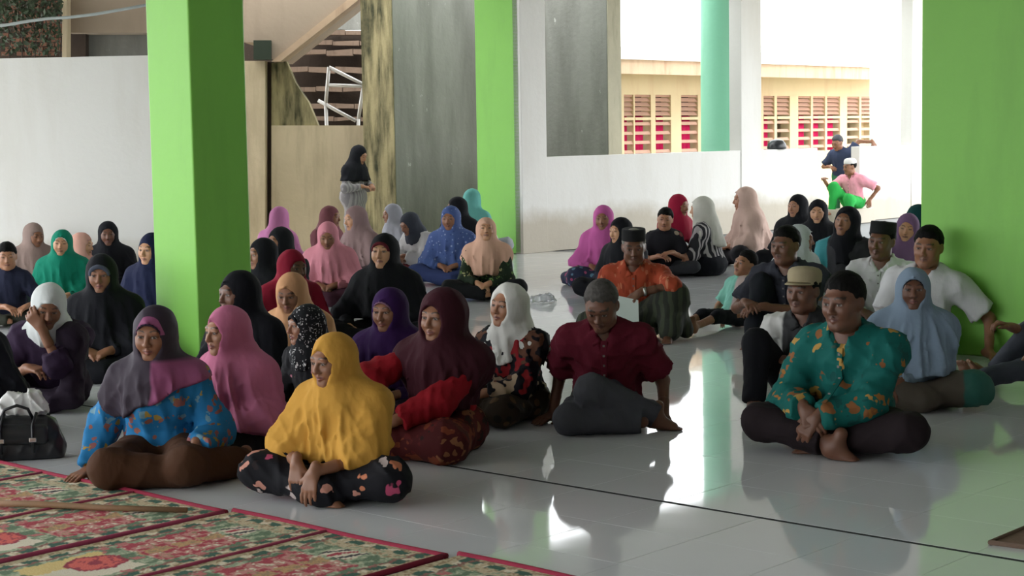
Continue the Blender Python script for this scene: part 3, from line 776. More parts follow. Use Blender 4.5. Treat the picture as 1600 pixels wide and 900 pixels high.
def column(name, o, la, lb, z1, mat, label, base_mat=None):
    r = empty(name, (o[0], o[1], 0)); tag(r, label, 'column')
    c = EA * la / 2 + EB * lb / 2
    def part(n, ga, gb, z0, z1_, m, bv):
        ob = box_ab(n, -EA * (ga if la > 0 else -ga) - EB * (gb if lb > 0 else -gb), la + (2 * ga if la > 0 else -2 * ga), lb + (2 * gb if lb > 0 else -2 * gb), z0, z1_, m, r, bv); return ob
    part('shaft', 0, 0, 0, z1, mat, .012)
    return r
NL = at_z(313, 590)
column('column', NL, .45, -.45, 4.1, M_GREEN, 'bright green square column left of centre among the seated women')
column('column', N2, .485, -.75, 4.1, M_GREEN, 'slim green column at the end of the white half wall')
NR = at_z(1437, 549)
column('column', NR, .55, 1.9, 4.1, M_GREEN, 'wide green pier at the right edge behind the white-shirted man')

# back half wall with pilasters and a gap
WT = 1.22
def wp(t): return N2 + EA * t
def half(n, t0, t1, z1, th, label, proud=0.0, mat=M_WHITE):
    ob = box_ab(n, wp(t0) + EB * proud, t1 - t0, -th - proud, 0, z1, mat, None, .006); tag(ob, label, kind='structure'); return ob
half('wall_back', .485, 7.04, WT, .16, 'white half wall along the back of the hall', 0)
half('wall_back_end', 8.32, 10.02, WT, .16, 'white half wall right of the doorway gap', 0)
half('trim_1', .0, .485, 3.3, .10, 'white pilaster beside the slim green column', .03)
half('trim_2', 4.91, 5.44, 3.62, .20, 'white pilaster rising from the back half wall', .015)
half('trim_3', 10.02, 10.6, 4.0, .20, 'white pilaster next to the green pier', .01)

# left wall
q0 = at_z(-260, 461); q1 = at_z(345, 457)
tag(prism('wall_left', [q0, q1, q1 + (0, 0, 2.36), q0 + (0, 0, 2.36)], (.03, .18, 0), M_WHITE), 'white plastered wall behind the women on the left', kind='structure')

# ------------------------------------------------------------------ behind the left wall
Y = 21.0
r = empty('dark_building', at_y(60, 100, Y) * (1, 1, 0) + (0, 0, -.06)); tag(r, 'dark old brick building glimpsed over the left wall', 'building'); o0 = np.array(r.location)
def panel(name, u0, v0, u1, v1, y, th, mat, parent, o):
    P = [at_y(u0, v1, y) - o, at_y(u1, v1, y) - o, at_y(u1, v0, y) - o, at_y(u0, v0, y) - o]
    return prism(name, P, (0, th, 0), mat, parent)
M_BRICK = m_plain('old_brick', '6d4a3a', .9, 0, .35, 6, .3)
panel('wall', -60, -85, 94, 330, Y + .6, .3, M_DARK, r, o0)
rows = 15
for j in range(rows):
    for k in range(9):
        u0 = 2 + k * 12 + (6 if j % 2 else 0); v0 = -20 + j * 7.2
        if rg.random() < .35 or u0 > 92: continue
        panel('brick', u0, v0, u0 + 11, v0 + 6, Y + .55 + rg.uniform(-.02, .02), .08, M_BRICK, r, o0)
r = empty('leafy_creeper', at_y(30, 100, Y - .6) * (1, 1, 0) + (0, 0, -.06)); tag(r, 'dark green creeper growing above the left wall', 'plant'); o0 = np.array(r.location)
M_LEAF = m_plain('dark_leaf', '33422a', .6, 0, .4, 5)
V, Fc = [], []
for _ in range(900):
    c = at_y(rg.uniform(-10, 96), rg.choice([rg.uniform(0, 30), rg.uniform(30, 86)]), Y - .6 + rg.normal() * .12) - o0
    a = unit(rg.normal(size=3)); b = unit(np.cross(a, rg.normal(size=3))); L = rg.uniform(.02, .05); n0 = len(V)
    V += [c - a * L, c + b * L * .5, c + a * L, c - b * L * .5]; Fc.append((n0, n0 + 1, n0 + 2, n0 + 3))
lf = mesh('foliage', V, Fc, M_LEAF, r); tag(lf, kind='stuff')
for k in range(5):
    u0 = 8 + k * 20; tube('stem', [at_y(u0, 200, Y - .6) - o0, at_y(u0 + 8, 60, Y - .6) - o0, at_y(u0 - 4, -10, Y - .6) - o0], [.012, .008, .004], M_DARK, r, 6)
r = empty('concrete_porch', at_y(170, 100, Y) * (1, 1, 0) + (0, 0, -.06)); tag(r, 'beige concrete porch with thin post above the left wall', 'building'); o0 = np.array(r.location)
panel('post', 97, -90, 104, 330, Y - .2, .2, M_CREAM, r, o0)
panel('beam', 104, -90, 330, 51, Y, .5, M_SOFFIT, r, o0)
panel('wall', 104, 51, 330, 330, Y + .5, .2, M_CONC, r, o0)
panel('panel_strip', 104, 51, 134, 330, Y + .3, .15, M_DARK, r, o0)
cb = tube('cable', [at_y(u, v, Y - .9) for u, v in ((-30, 42), (10, 39), (45, 33), (75, 29), (110, 27), (150, 22), (190, 15), (260, 2))], .018, m_plain('grey_cable', '98a09f', .6)); tag(cb, 'sagging grey cable above the left wall', 'cable')

# ------------------------------------------------------------------ yard seen between the two left columns
Y = 23.6
r = empty('stair_tower', at_y(480, 100, Y) * (1, 1, 0) + (0, 0, -.06)); tag(r, 'cream stairwell wall with mossy top and sloping slab', 'building'); o0 = np.array(r.location)
panel('wall', 424, 196, 572, 520, Y, .25, M_CREAM, r, o0)
panel('post', 380, 95, 414, 520, Y - .15, .3, M_CREAM, r, o0)
panel('shadow_strip', 413, 97, 425, 520, Y + .1, .2, M_DARK, r, o0)  # dark strip painted in for the shadow beside the post
P = [at_y(u, v, Y + .02) - o0 for u, v in ((424, 196), (424, 98), (447, 96), (462, 130), (482, 160), (497, 196))]
prism('mossy_stub', P[::-1], (0, .22, 0), M_MOSS, r)
P = [at_y(u, v, Y - .2) - o0 for u, v in ((380, -140), (380, 66), (396, 66), (424, 93), (434, 93), (553, 0), (569, -16), (569, -140))]
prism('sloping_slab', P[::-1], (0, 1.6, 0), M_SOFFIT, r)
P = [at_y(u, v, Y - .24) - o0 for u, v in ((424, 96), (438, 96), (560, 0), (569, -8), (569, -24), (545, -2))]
prism('slab_edge', P[::-1], (0, .5, 0), m_wall('slab_edge_lit', 'b59b80', '6b4a38', .5, 2.0), r)  # light on the slab's lower edge is put into its lighter brown
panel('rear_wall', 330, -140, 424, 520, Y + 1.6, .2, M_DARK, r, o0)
panel('bracket', 396, 63, 423, 93, Y - .3, .25, m_plain('dark_moss_block', '2b3528', .9), r, o0)
r = empty('ruined_shed', at_y(510, 200, 26.5) * (1, 1, 0) + (0, 0, -.06)); tag(r, 'dark ruined shed wall with weathered horizontal battens', 'building'); o0 = np.array(r.location)
panel('wall', 425, 50, 640, 520, 26.6, .2, M_DARK, r, o0)
for j, (v, h, u0) in enumerate(((48, 7, 498), (64, 6, 478), (78, 8, 468), (105, 8, 440), (136, 7, 452), (162, 8, 470), (182, 6, 480))):
    for k in range(3):
        a = u0 + k * 42; dv = rg.uniform(-1.5, 1.5)
        P = [at_y(a, v + h + dv, 26.3) - o0, at_y(a + 41, v + h + rg.uniform(-2, 2), 26.3) - o0, at_y(a + 41, v + rg.uniform(-2, 2), 26.3) - o0, at_y(a, v + dv, 26.3) - o0]
        prism('batten', P, (0, .2, 0), M_BATTEN, r)
panel('gable', 488, 18, 640, 46, 27.2, .2, M_CONC, r, o0)
r = empty('metal_frame', at_y(530, 200, 25.2) * (1, 1, 0) + (0, 0, -.06)); tag(r, 'bent pale metal scaffold frame before the dark shed', 'frame'); o0 = np.array(r.location)
for a, b in (((514, 105), (570, 133)), ((513, 133), (570, 135)), ((514, 105), (509, 162)), ((497, 157), (556, 189)), ((568, 132), (560, 186)), ((509, 160), (520, 440)), ((560, 186), (556, 440))):
    tube('bar', [at_y(*a, 25.2) - o0, at_y(*b, 25.2) - o0], .026, M_METAL, r, 8)

# concrete piers
NP = at_y(617, 206, 23.0) * (1, 1, 0)
r = empty('concrete_pier', NP + (0, 0, -.06)); tag(r, 'grey concrete wall with a mossy cream left face', 'wall')
box_ab('wall_face', (0, 0), 2.25, -.58, 0, 3.6, M_CONC, r, .01)
prism('mossy_face', [np.array([0, 0, 0]) - EA * .02 + EB * .0, -EB * .60 - EA * .02, -EB * .60 - EA * .02 + (0, 0, 3.58), np.array([0, 0, 3.58]) - EA * .02], -EA * -.016, M_MOSS, r)
NQ = at_y(950, 206, 24.2) * (1, 1, 0)
r = empty('concrete_pier', NQ + (0, 0, -.06)); tag(r, 'stained grey concrete pier behind the half wall', 'wall')
box_ab('wall_face', (0, 0), .30, -2.0, 0, 3.6, M_CONC, r, .01)
prism('side_face', [EB * .012 + (0, 0, .0), EA * .30 + EB * .012, EA * .30 + EB * .012 + (0, 0, 3.58), EB * .012 + (0, 0, 3.58)], -EB * .008, m_wall('pale_stained_plaster', 'b8b29c', '4f5138', .8, 1.4), r)

# mint columns outside
r = empty('round_column', at_y(1128, 206, 26.6) * (1, 1, 0) + (0, 0, -.06)); tag(r, 'round mint green column outside behind the half wall', 'column')
lathe('shaft', [(.40, 0), (.40, .15), (.328, .18), (.326, 3.0), (.326, 6.2), (.36, 6.25), (.36, 6.4)], M_MINT, r, 40)
r = empty('square_column', at_y(1392, 206, 31.0) * (1, 1, 0) + (0, 0, -.06)); tag(r, 'mint column outside near the green pier with sunlight in its colour', 'column')
box_ab('shaft', (0, 0), .72, -.45, 0, 6.5, m_wall('sunlit_mint', 'd8efe4', '9fdcc0', .5, .7), r, .02)  # strong sunlight put into the colour, paler than the round mint column

# ------------------------------------------------------------------ classroom building with louvred windows
CO = np.array([at_y(975, 206, 30.0)[0], 30.0, -.35])
r = empty('classroom_building', CO); tag(r, 'cream classroom building with louvred windows beyond the half wall', 'building')
H0 = .06
def cbox(name, t0, t1, z0, z1, front, th, mat, parent):
    return box_ab(name, EA * t0 + EB * front, t1 - t0, -th, z0 + H0, z1 + H0, mat, parent)
def ct(u):            # distance along the front where the photograph's column u falls
    k = (u - 800) / FOC; return (k * CO[1] - CO[0]) / (EA[0] - k * EA[1])
TE = ct(1366)
cbox('roof', -4, TE + .2, 3.02, 3.22, .9, 6, m_plain('pale_roof', 'e8e4da', .8), r)
cbox('fascia', -4, TE + .15, 2.78, 3.03, .85, .05, m_wall('stained_fascia', 'd8b79a', 'a06a4c', .8, 1.5), r)
panes = [(940, 968), (977, 992), (994, 1019), (1026, 1050), (1066, 1092), (1100, 1120), (1126, 1150), (1194, 1211), (1215, 1235), (1248, 1268), (1271, 1290), (1293, 1313), (1324, 1343), (1346, 1364)]
ed = [-4.]
for a, b in panes: ed += [ct(a), ct(b)]
ed.append(TE)
ZS, ZM, ZT = 1.36, 2.03, 2.46
cbox('lower_wall', -4, TE, -.35, ZS, 0, .2, M_CLASS, r); cbox('upper_wall', -4, TE, ZT, 3.02, 0, .2, M_CLASS, r)
for k in range(0, len(ed), 2): cbox('mullion', ed[k], ed[k + 1], ZS, ZT, .02, .22, M_CLASS, r)
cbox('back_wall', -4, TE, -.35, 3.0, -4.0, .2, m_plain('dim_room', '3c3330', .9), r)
cbox('end_wall', TE - .2, TE, -.35, 3.0, -.2, 4.0, M_CLASS, r)
M_SLAT = m_plain('louvre_slat', 'c9a08c', .7, 0, .12); M_CURT = m_cloth('c81d58')
for k, (a, b) in enumerate(panes):
    t0, t1 = ct(a), ct(b)
    w = cbox('window_frame', t0, t1, ZM - .02, ZM + .03, .03, .06, M_CLASS, r)
    for j in range(5):
        z = ZM + .06 + j * .083
        P = [EA * t0 + EB * .0 + (0, 0, z + H0), EA * t1 + EB * .0 + (0, 0, z + H0), EA * t1 - EB * .06 + (0, 0, z + .068 + H0), EA * t0 - EB * .06 + (0, 0, z + .068 + H0)]
        prism('slat', P, EB * .008 + np.array([0, 0, .004]), M_SLAT, w)
    for j in range(4):
        z = ZS + .06 + j * .165
        P = [EA * t0 + (0, 0, z + H0), EA * t1 + (0, 0, z + H0), EA * t1 - EB * .03 + (0, 0, z + .055 + H0), EA * t0 - EB * .03 + (0, 0, z + .055 + H0)]
        prism('slat', P, EB * .008 + np.array([0, 0, .004]), M_SLAT, w)
    if k in (1, 2, 3, 4, 7, 9, 10, 11):
        tt = lerp(t0, t1, .8); n = 9; V = []; Fc = []
        for i in range(n):
            q = EA * lerp(t0, tt, i / (n - 1)) - EB * (.10 + .02 * math.sin(i * 2.3))
            V += [q + (0, 0, ZS - .1 + H0), q + (0, 0, ZM + .05 + H0), q - EB * .01 + (0, 0, ZM + .05 + H0), q - EB * .01 + (0, 0, ZS - .1 + H0)]
        for i in range(n - 1):
            for e in range(4): Fc.append((4 * i + e, 4 * i + (e + 1) % 4, 4 * i + 4 + (e + 1) % 4, 4 * i + 4 + e))
        mesh('curtain', V, Fc, M_CURT, r, True)
hm = lathe('helmet', [(.14, 0), (.15, .02), (.14, .08), (.10, .13), (.04, .15), (.005, .152)], m_plain('dark_helmet', '2b2c30', .3), None, 24)
hm.location.z = WT + .002
hm.location.x, hm.location.y = (wp(6.0) - EB * .08)[:2]
tag(hm, 'dark rounded cap lying on top of the half wall', 'cap')

# ------------------------------------------------------------------ the people, nearest first
BLK = '121319'
def kh(c, **k): return dict(mat=c if not isinstance(c, str) else m_cloth(c), **k)
def W(label, u, v, s, yaw, sc, tp, bt, sk='a', **kw):
    tp = tp if isinstance(tp, dict) else dict(mat=tp if not isinstance(tp, str) else m_cloth(tp))
    bt = bt if isinstance(bt, dict) else dict(mat=bt if not isinstance(bt, str) else m_cloth(bt))
    return person(label, u, v, s, yaw, 'w', sk, scarf=sc if isinstance(sc, dict) else kh(sc), top=tp, bottom=bt, **kw)
def Mn(label, u, v, s, yaw, tp, bt, sk='c', col=True, **kw):
    tp = tp if isinstance(tp, dict) else dict(mat=m_cloth(tp), sleeve='short', vneck=1)
    bt = bt if isinstance(bt, dict) else dict(mat=m_cloth(bt), type='pants')
    return person(label, u, v, s, yaw, 'm', sk, top=tp, bottom=bt, collar=tp['mat'] if col else None, **kw)
M_HAIRB = m_plain('black_hair', '0a0908', .75, 0, .3, 60, .4, .15); M_HAIRG = m_plain('grey_hair', '4c4946', .8, 0, .6, 45, .5, .2)
DOWN = ((.1, -.45, -1), (0, .9, -.35), 14)
FLAT_L, FLAT_R = ((-.35, -.9, -.12), (0, 0, -1), 6), ((.35, -.9, -.12), (0, 0, -1), 6)

# --- front left
W('smiling woman in a mustard yellow headscarf sitting cross-legged at the front', 516, 517, .90, -24, kh('c89642', hem=.21, wide=.06, fold=.012, nf=9, slope=(.0, .10), arm=.9), dict(mat=m_cloth(BLK), cuff=.35),
  dict(mat=m_print('black_floral', '0d0d14', ['c08878', 'b04868', 'c07858', 'b8a8a4'], 14, .36, leafy=.16), inf=.008), 'b', res=.008, lean=14, head=(-16, 8, 0),
  hand_l=(-.09, -.36, .20), hand_r=(.02, -.39, .17), pose_l=((.15, -.35, -1), (0, .9, -.3), 14), pose_r=((-.15, -.35, -1), (0, .9, -.3), 14), feet='l')
W('woman in purple and pink headscarf and blue floral blouse, hand on carpet', 240, 475, .98, -3, kh(m_twotone('purple_pink_scarf', '2c2030', '8f4a72', .02, -.0, .545, 0., -.165), hem=.36, arm=.35, wide=.0, band=m_cloth('2c2030'), bw=.005, slope=(.45, 0)),
  dict(mat=m_print('blue_floral', '2272a6', ['8f5a58', '9c823c', '8f5a4c', '6a90a0'], 27, .46, leafy=.06), cuff=.96, loose=.012, inf=.022, bust=1), dict(mat=m_cloth('4a3020'), type='pants', inf=.018, wr=.0045), 'b', res=.008, lean=8, head=(-4, 6, 2), legs='side_r',
  hand_l=(-.33, -.10, .035), elbow_l=(-.3, 1, 0), pose_l=FLAT_L, hand_r=(.22, -.26, .17), elbow_r=(.4, 1, -.3), pose_r=((.0, -.5, -.9), (0, .8, -.5), 10), feet='r')
W('woman in a large rose pink headscarf behind the blue blouse', 352, 475, .935, -36, kh('c0708f', hem=.16, wide=.02, fore=.5, fold=.012), 'b0607f', '1c1c20', 'a', res=.009, lean=14, head=(-10, 4, 0), legs='kneel')
W('woman in dark maroon headscarf and red blouse with a batik skirt', 691, 450, 1.0, -18, kh('3a1620', hem=.22, wide=-.03, arm=.12, fold=.010, inf=.012), dict(mat=m_cloth('8c1420'), loose=.02, inf=.014, cuff=.9),
  dict(mat=m_print('red_batik', '4a1416', ['7a3a24', '2a1a18', '8a5a3c', '5a1c1c'], 13, .55, leafy=.3), inf=.015), 'b', res=.008, lean=12, tilt=5, sw=.15, head=(-16, 2, 2), legs='side_l',
  hand_l=(-.17, -.34, .22), elbow_l=(-1, -.15, .15), hand_r=(-.10, -.40, .20), elbow_r=(.9, .1, -.4))
W('woman in a white lace veil and black floral blouse', 797, 441, .92, -34, kh(m_cloth('d9d8d2'), type='short', drop=.17, hem=.34, open=(.064, .098), gap=1, wr=.012, fold=.014, inf=.004),
  dict(mat=m_print('black_red_floral', '14121a', ['8f2026', '6a4636', '8f2026', '2c2c50', 'b09a80'], 10, .40, leafy=.25), cuff=.8, inf=.02, loose=.01), dict(mat=m_print('brown_batik', '2c2218', ['4c3a26', '1a1612', '5a4430'], 16, .4)), 'a', res=.008, lean=10, head=(-6, -2, 4), legs='side_l',
  hand_l=(-.12, -.33, .15), hand_r=(-.04, -.33, .18), hair=dict(mat=M_HAIRB, front=.066, thick=.001))
W('elderly woman in a black and white patterned headscarf behind yellow', 477, 473, .84, -42, kh(m_print('bw_scarf', '1a1b1f', ['c0c0c0', '8c8c90', 'd8d8d8'], 26, .36, leafy=.3), type='short', hem=.40, band=m_cloth(BLK), open=(.058, .085)), dict(mat=m_print('black_pink_floral', '141318', ['b07080', '7a5a40'], 16, .2)), BLK, 'b', res=.009, lean=10, head=(-14, 2, 0), legs='kneel')
W('elderly woman in a deep purple headscarf left of the maroon scarf', 606, 447, .92, -14, kh('34184a', hem=.22, band=m_cloth('7a5a72'), bw=.005), '261238', '1c1626', 'b', res=.009, lean=10, head=(-10, 6, 0), legs='kneel')
W('woman in black headscarf behind the rose pink one beside the column', 372, 420, 1.0, -30, kh(BLK, hem=.20, wide=.02), BLK, BLK, 'c', res=.010, head=(-16, 2, 0), legs='kneel')
W('woman in a peach headscarf looking down', 452, 425, .93, -22, kh('c9976f', hem=.24), 'a2775a', '3a2a24', 'b', res=.010, head=(8, 14, 0), lean=12, legs='kneel')
W('woman in crimson headscarf turned towards the right', 458, 388, .95, 28, kh('8d1732', hem=.26), '3a1830', '2a1420', 'c', res=.011, head=(14, 8, 0), lean=14, legs='kneel')
W('young woman in black headscarf with maroon inner cap gazing forward', 600, 362, 1.04, -12, kh('14151a', hem=.22, wide=.03, band=m_cloth('5c1f28'), bw=.011), '14151a', '15151a', 'd', res=.009, head=(-2, -2, 0), hand_l=(-.20, -.26, .16))
W('seated woman in white headscarf and plum blouse resting chin on hand', 78, 443, .98, 6, kh('cfd3d2', type='short', hem=.36, drop=.22, wide=.03, slope=(-.5, 0), fold=.012), dict(mat=m_cloth('33243a'), cuff=.35, loose=.015, inf=.02), dict(mat=m_cloth('2c2230')), 'b', res=.009, lean=24, head=(8, 22, 6),
  legs='up_r', hand_r=(-.02, -.345, .50), elbow_r=(.2, -.3, -1), pose_r=((-.55, -.1, .8), (0, .9, .2), 40), hand_l=(-.10, -.32, .26))
W('older woman in black cape with grey-blue inner cap', 157, 395, 1.0, 2, kh('13141a', hem=.14, wide=.04, fore=.5, band=m_cloth('4a4f5e'), bw=.014), BLK, BLK, 'b', res=.010, head=(2, 4, 0))
W('person in black clothing cut off by the left edge', -70, 440, 1.0, 20, kh('14151c', hem=.14, wide=.04, fore=.6), BLK, BLK, 'b', res=.012)
# --- left wall row
person('boy in a navy T-shirt at the far left edge', 10, 378, .86, 6, 'c', 'a', res=.012, hs=1.12, top=dict(mat=m_cloth('23263a'), sleeve='short'), bottom=dict(mat=m_cloth('3a3c34'), type='pants'), hair=dict(mat=M_HAIRB, front=.040), head=(10, 6, 0), hand_l=(.02, -.30, .2), hand_r=(.20, -.28, .2))
W('woman in taupe headscarf leaning against the left wall', 54, 347, .93, 24, kh('8a7770', hem=.20), '7a6862', '3a2f3c', 'b', res=.012, head=(22, 14, 0), lean=10)
W('woman in an emerald green headscarf with white edging', 97, 357, .94, 4, kh('0e7a62', hem=.18, fore=.4, wide=.02, band=m_cloth('d0cfc8'), bw=.005), '0c6a56', '1c2a2a', 'd', res=.011, head=(4, 2, 4))
W('person in pale peach headscarf half hidden behind the emerald scarf', 130, 362, .86, 60, kh('c99a8c', hem=.24), 'c8c6c0', '4a4440', 'd', res=.014, head=(20, 10, 0))
W('woman in black headscarf sitting back against the left wall', 168, 344, .95, 6, kh('14151b', hem=.18, wide=.02), BLK, BLK, 'c', res=.012, head=(6, 4, 0))
W('pale-faced woman in navy headscarf beside the green column', 236, 362, 1.0, -12, kh('191f3c', hem=.22, wide=.02), '23325f', '1a1d2c', 'd', res=.011, head=(-12, 4, 3))
# --- back left group
W('woman in black headscarf half hidden behind the green column', 408, 370, .96, -30, kh('15161b', hem=.2), BLK, BLK, 'b', res=.014, head=(-20, 4, 0))
W('woman in black headscarf in front of the lilac scarf', 436, 353, .96, -22, kh('17181c', type='short', hem=.3), '1b1b20', BLK, 'b', res=.013, head=(-24, 4, 0))
W('woman in a lilac pink headscarf seen from behind', 438, 321, .98, 150, kh('c77fae', hem=.2, brim=0), 'b06f9a', '5a4660', 'b', res=.013, head=(0, 6, 0))
W('woman in a dusty pink headscarf looking down at her lap', 511, 346, .97, -4, kh('c98390', hem=.20, wide=.02, fore=.3, fold=.012), 'b4727e', '4a2a38', 'b', res=.011, head=(4, 18, 0), lean=14)
W('woman in a plum brown headscarf turned to the right', 517, 320, .95, 60, kh('7a4c52', hem=.26), '6a424a', '3a2c30', 'b', res=.014, head=(10, 6, 0))
rp, Jp, sp = W('woman in a grey-brown headscarf holding a pink phone', 553, 320, 1.02, -46, kh('8b7473', hem=.20, wide=.02, fold=.014, nf=15), '7a6463', '44363a', 'd', res=.011, head=(-10, 8, 0), hand_r=(.10, -.30, .25), hand_l=(-.02, -.34, .26))
W('woman in pale grey headscarf by the concrete pier', 611, 317, .92, -60, kh('9a9ba3', hem=.24), '8f8f98', '4a4a50', 'b', res=.013, head=(-10, 6, 0))
W('woman in charcoal headscarf with white sleeves bending over her lap', 634, 332, .94, -42, kh('3b3f48', type='short', hem=.38, drop=.14), dict(mat=m_cloth('c6c4c4'), inf=.024, loose=.02, cuff=.9), dict(mat=m_cloth('77323a')), 'b', res=.011, head=(-10, 26, 0), lean=22, hand_l=(-.06, -.36, .24), hand_r=(.0, -.36, .26))
W('smiling woman in a long blue patterned headscarf', 703, 320, 1.0, -10, kh(m_print('blue_scarf', '45598c', ['7688b4', '37487a', '8a98bc'], 30, .3), hem=.10, fore=.5, fold=.012, nf=14), '3f5282', '34406a', 'b', res=.011, head=(-6, 6, 0))
W('woman in black headscarf behind the blue patterned one', 712, 306, 1.0, -30, kh('15161b', hem=.24), BLK, BLK, 'b', res=.014, head=(-60, 6, 0))
W('woman in a sea green headscarf and white top seen from behind', 738, 293, 1.06, 155, kh('5f9f98', hem=.30, brim=0), 'cfd0cf', '8d8f94', 'b', res=.013)
W('woman in a beige headscarf and green batik clothes gazing upward', 759, 338, .95, -8, kh('cda48e', hem=.24, wide=-.02, arm=.2, open=(.054, .078), fold=.012), dict(mat=m_print('green_batik', '1c2a1a', ['5f7a3c', '2f4a2a', 'a8a878'], 16, .35, leafy=.3), inf=.022), dict(mat=m_cloth('16181a'), type='pants', inf=.01), 'd', res=.010, head=(10, -12, 0), hand_l=(-.05, -.30, .17), hand_r=(.05, -.30, .17))

# --- standing woman in the yard
person('standing woman in black headscarf and grey striped dress by the cream wall', 556, 235, .97, 62, 'w', 'a', res=.013, base=-.06, loc=at_y(553, 300, 22.7)[:2], scarf=dict(mat=m_cloth('14151b'), hem=1.02, wide=.0), top=dict(mat=m_stripe('grey_stripe', '8f8a8a', '757173', 7, 'X'), inf=.02), bottom=dict(mat=m_stripe('grey_stripe', '8f8a8a', '757173', 7, 'X'), inf=.02),
       group='people standing outside', pz=.82, legs='stand', head=(0, 24, 0), lean=6, hand_l=(-.12, -.22, .95), hand_r=(.12, -.22, .95), feet='lr')

# --- centre right
Mn('man in a maroon short-sleeved shirt looking down, leaning on his hands', 936, 442, 1.0, -6, dict(mat=m_cloth('5e1728'), sleeve='short', vneck=1, inf=.022, loose=.012), dict(mat=m_cloth('494a50'), type='pants', inf=.012), 'c', res=.008, lean=14, head=(-10, 30, 0), legs='side_r', leg_r=((-.06, -.37, .23), (.27, -.24, .08), (.9, .1, -.2)), leg_l=((-.17, -.385, .085), (.20, -.32, .06), (.9, .25, -.2)),
   hand_l=(-.29, .02, .035), elbow_l=(-.1, 1, 0), pose_l=((-.5, -.75, -.1), (0, 0, -1), 6), hand_r=(.31, -.12, .045), elbow_r=(.3, 1, 0), pose_r=((.25, -.6, -.55), (0, .3, -1), 10), feet='r', hair=dict(mat=M_HAIRG, front=.070))
rt, J, s = Mn('man in orange batik shirt and black cap holding a paper sheet', 990, 347, 1.02, -8, dict(mat=m_print('orange_batik', 'a8482e', ['b8684c', '8f3a26', 'c07858'], 34, .4, vscale=(1, 1, .25)), sleeve='long', cuff=.25, vneck=1, inf=.02), dict(mat=m_stripe('dark_sarong', '23281f', '3a4030', 5, 'X', .6, 4), drape='r', name='sarong'), 'c', res=.009, lean=10, head=(4, 12, 0), legs='up_r', leg_r=((.29, -.24, .32), (.26, -.38, .07), (-.1, -1, -.15)),
   hand_r=(.06, -.37, .36), elbow_r=(.9, .1, .12), pose_r=((-.7, -.3, -.6), (0, .5, -1), 26), hand_l=(-.10, -.34, .16), feet='r', cap=dict(type='peci', mat=m_plain('black_velvet', '0e0e11', .95), h=.062), hair=dict(mat=m_plain('white_hair', '8a8780', .8), front=.075))
w0 = lerp(J['elr'], J['wrr'], .86); wd = unit(J['wrr'] - J['elr'])
tube('wristwatch', [(w0 - wd * .008) * s, (w0 + wd * .012) * s], .034 * s, m_plain('steel_watch', 'b8bab8', .3, .9), rt, 20)
R_ = rz(-8); rl = np.array(rt.location)
P = [rl + R_ @ (np.array(q) * s) for q in ((-.20, -.37, .36), (.05, -.42, .31), (.06, -.50, .03), (-.14, -.46, .08))]
tag(prism('paper_sheet', P, (0, -.003, 0), m_plain('white_paper', 'c3cec8', .8)), 'blank white paper held by the man in orange', 'paper')
W('woman in a magenta pink headscarf left of the black-capped man', 942, 319, 1.0, -18, kh('b95a98', hem=.18, wide=.02, fore=.3), 'a24f86', dict(mat=m_print('navy_floral', '2a2f48', ['a04a70', '5a7a90', 'b06a60'], 16, .36), inf=.01), 'b', res=.011, head=(6, 6, 0), legs='side_l')
W('woman in black headscarf just behind the black-capped man', 968, 338, .94, -40, kh('17181d', hem=.26), '1d2030', BLK, 'd', res=.012, head=(-10, 6, 0))
person('boy in a black printed T-shirt beside the white scarf', 1041, 324, .90, -4, 'c', 'a', res=.011, hs=1.12, top=dict(mat=m_print('black_tee', '191a20', ['8a4a48', 'b0a090'], 7, .22), sleeve='short'), bottom=dict(mat=m_cloth('35373c'), type='pants'), hair=dict(mat=M_HAIRB, front=.05), head=(-6, 4, 6), hand_l=(-.06, -.26, .26), hand_r=(.08, -.26, .30))
W('woman in a bright red headscarf behind the boy', 1063, 302, 1.0, 40, kh('8e1533', hem=.26), '6f122a', '3a1a22', 'b', res=.013, head=(10, 10, 0))
W('woman in an off-white headscarf and striped blouse turned away', 1096, 305, 1.04, -120, kh('c2c2b8', type='short', hem=.30, drop=.26, wide=.03, fold=.014), dict(mat=m_stripe('bw_stripe', '1c1c22', 'a8a4a4', 7, 'X', .62), inf=.02), dict(mat=m_cloth('16181e'), inf=.01), 'd', res=.010, head=(10, 4, 0), legs='kneel')
W('woman in a large powder beige headscarf facing left', 1163, 290, 1.10, -80, kh('c4a89c', hem=.12, wide=.05, fore=.5, fold=.010), 'b0968b', '1d1b20', 'a', res=.011, head=(-8, 4, 0))
person('small child in mint and white clothes leaning back with bare legs stretched', 1171, 391, .74, -48, 'c', 'a', res=.010, hs=1.20, top=dict(mat=m_twotone('mint_white', '7fc6b4', 'cdb9b6', .02), sleeve='short'), bottom=dict(mat=m_cloth('1c1f26'), type='pants', len=.3), hair=dict(mat=M_HAIRB, front=.066), head=(-6, -8, 12), lean=-14, legs='forward', feet='lr', hand_l=(-.16, -.18, .14), hand_r=(.12, -.20, .12))
Mn('man in a charcoal shirt with short black hair hugging his knee', 1228, 352, 1.08, -30, dict(mat=m_cloth('34363f'), sleeve='short', vneck=1, inf=.024, loose=.012), '1b1e24', 'c', res=.009, lean=14, head=(-14, 4, 0), legs='up_l', hand_l=(-.20, -.36, .30), hand_r=(-.08, -.38, .28), hair=dict(mat=M_HAIRB, front=.066), feet='l')
W('woman in a white headscarf hidden behind the charcoal shirt', 1252, 349, .93, 30, kh('b9bfc0', hem=.24), 'b0b4b5', '55585c', 'b', res=.012, head=(50, 6, 0))
W('woman in black headscarf under the pink-shirted man, looking left', 1246, 302, 1.02, -22, kh('15161b', hem=.22), BLK, BLK, 'a', res=.012, head=(-24, 2, 0))
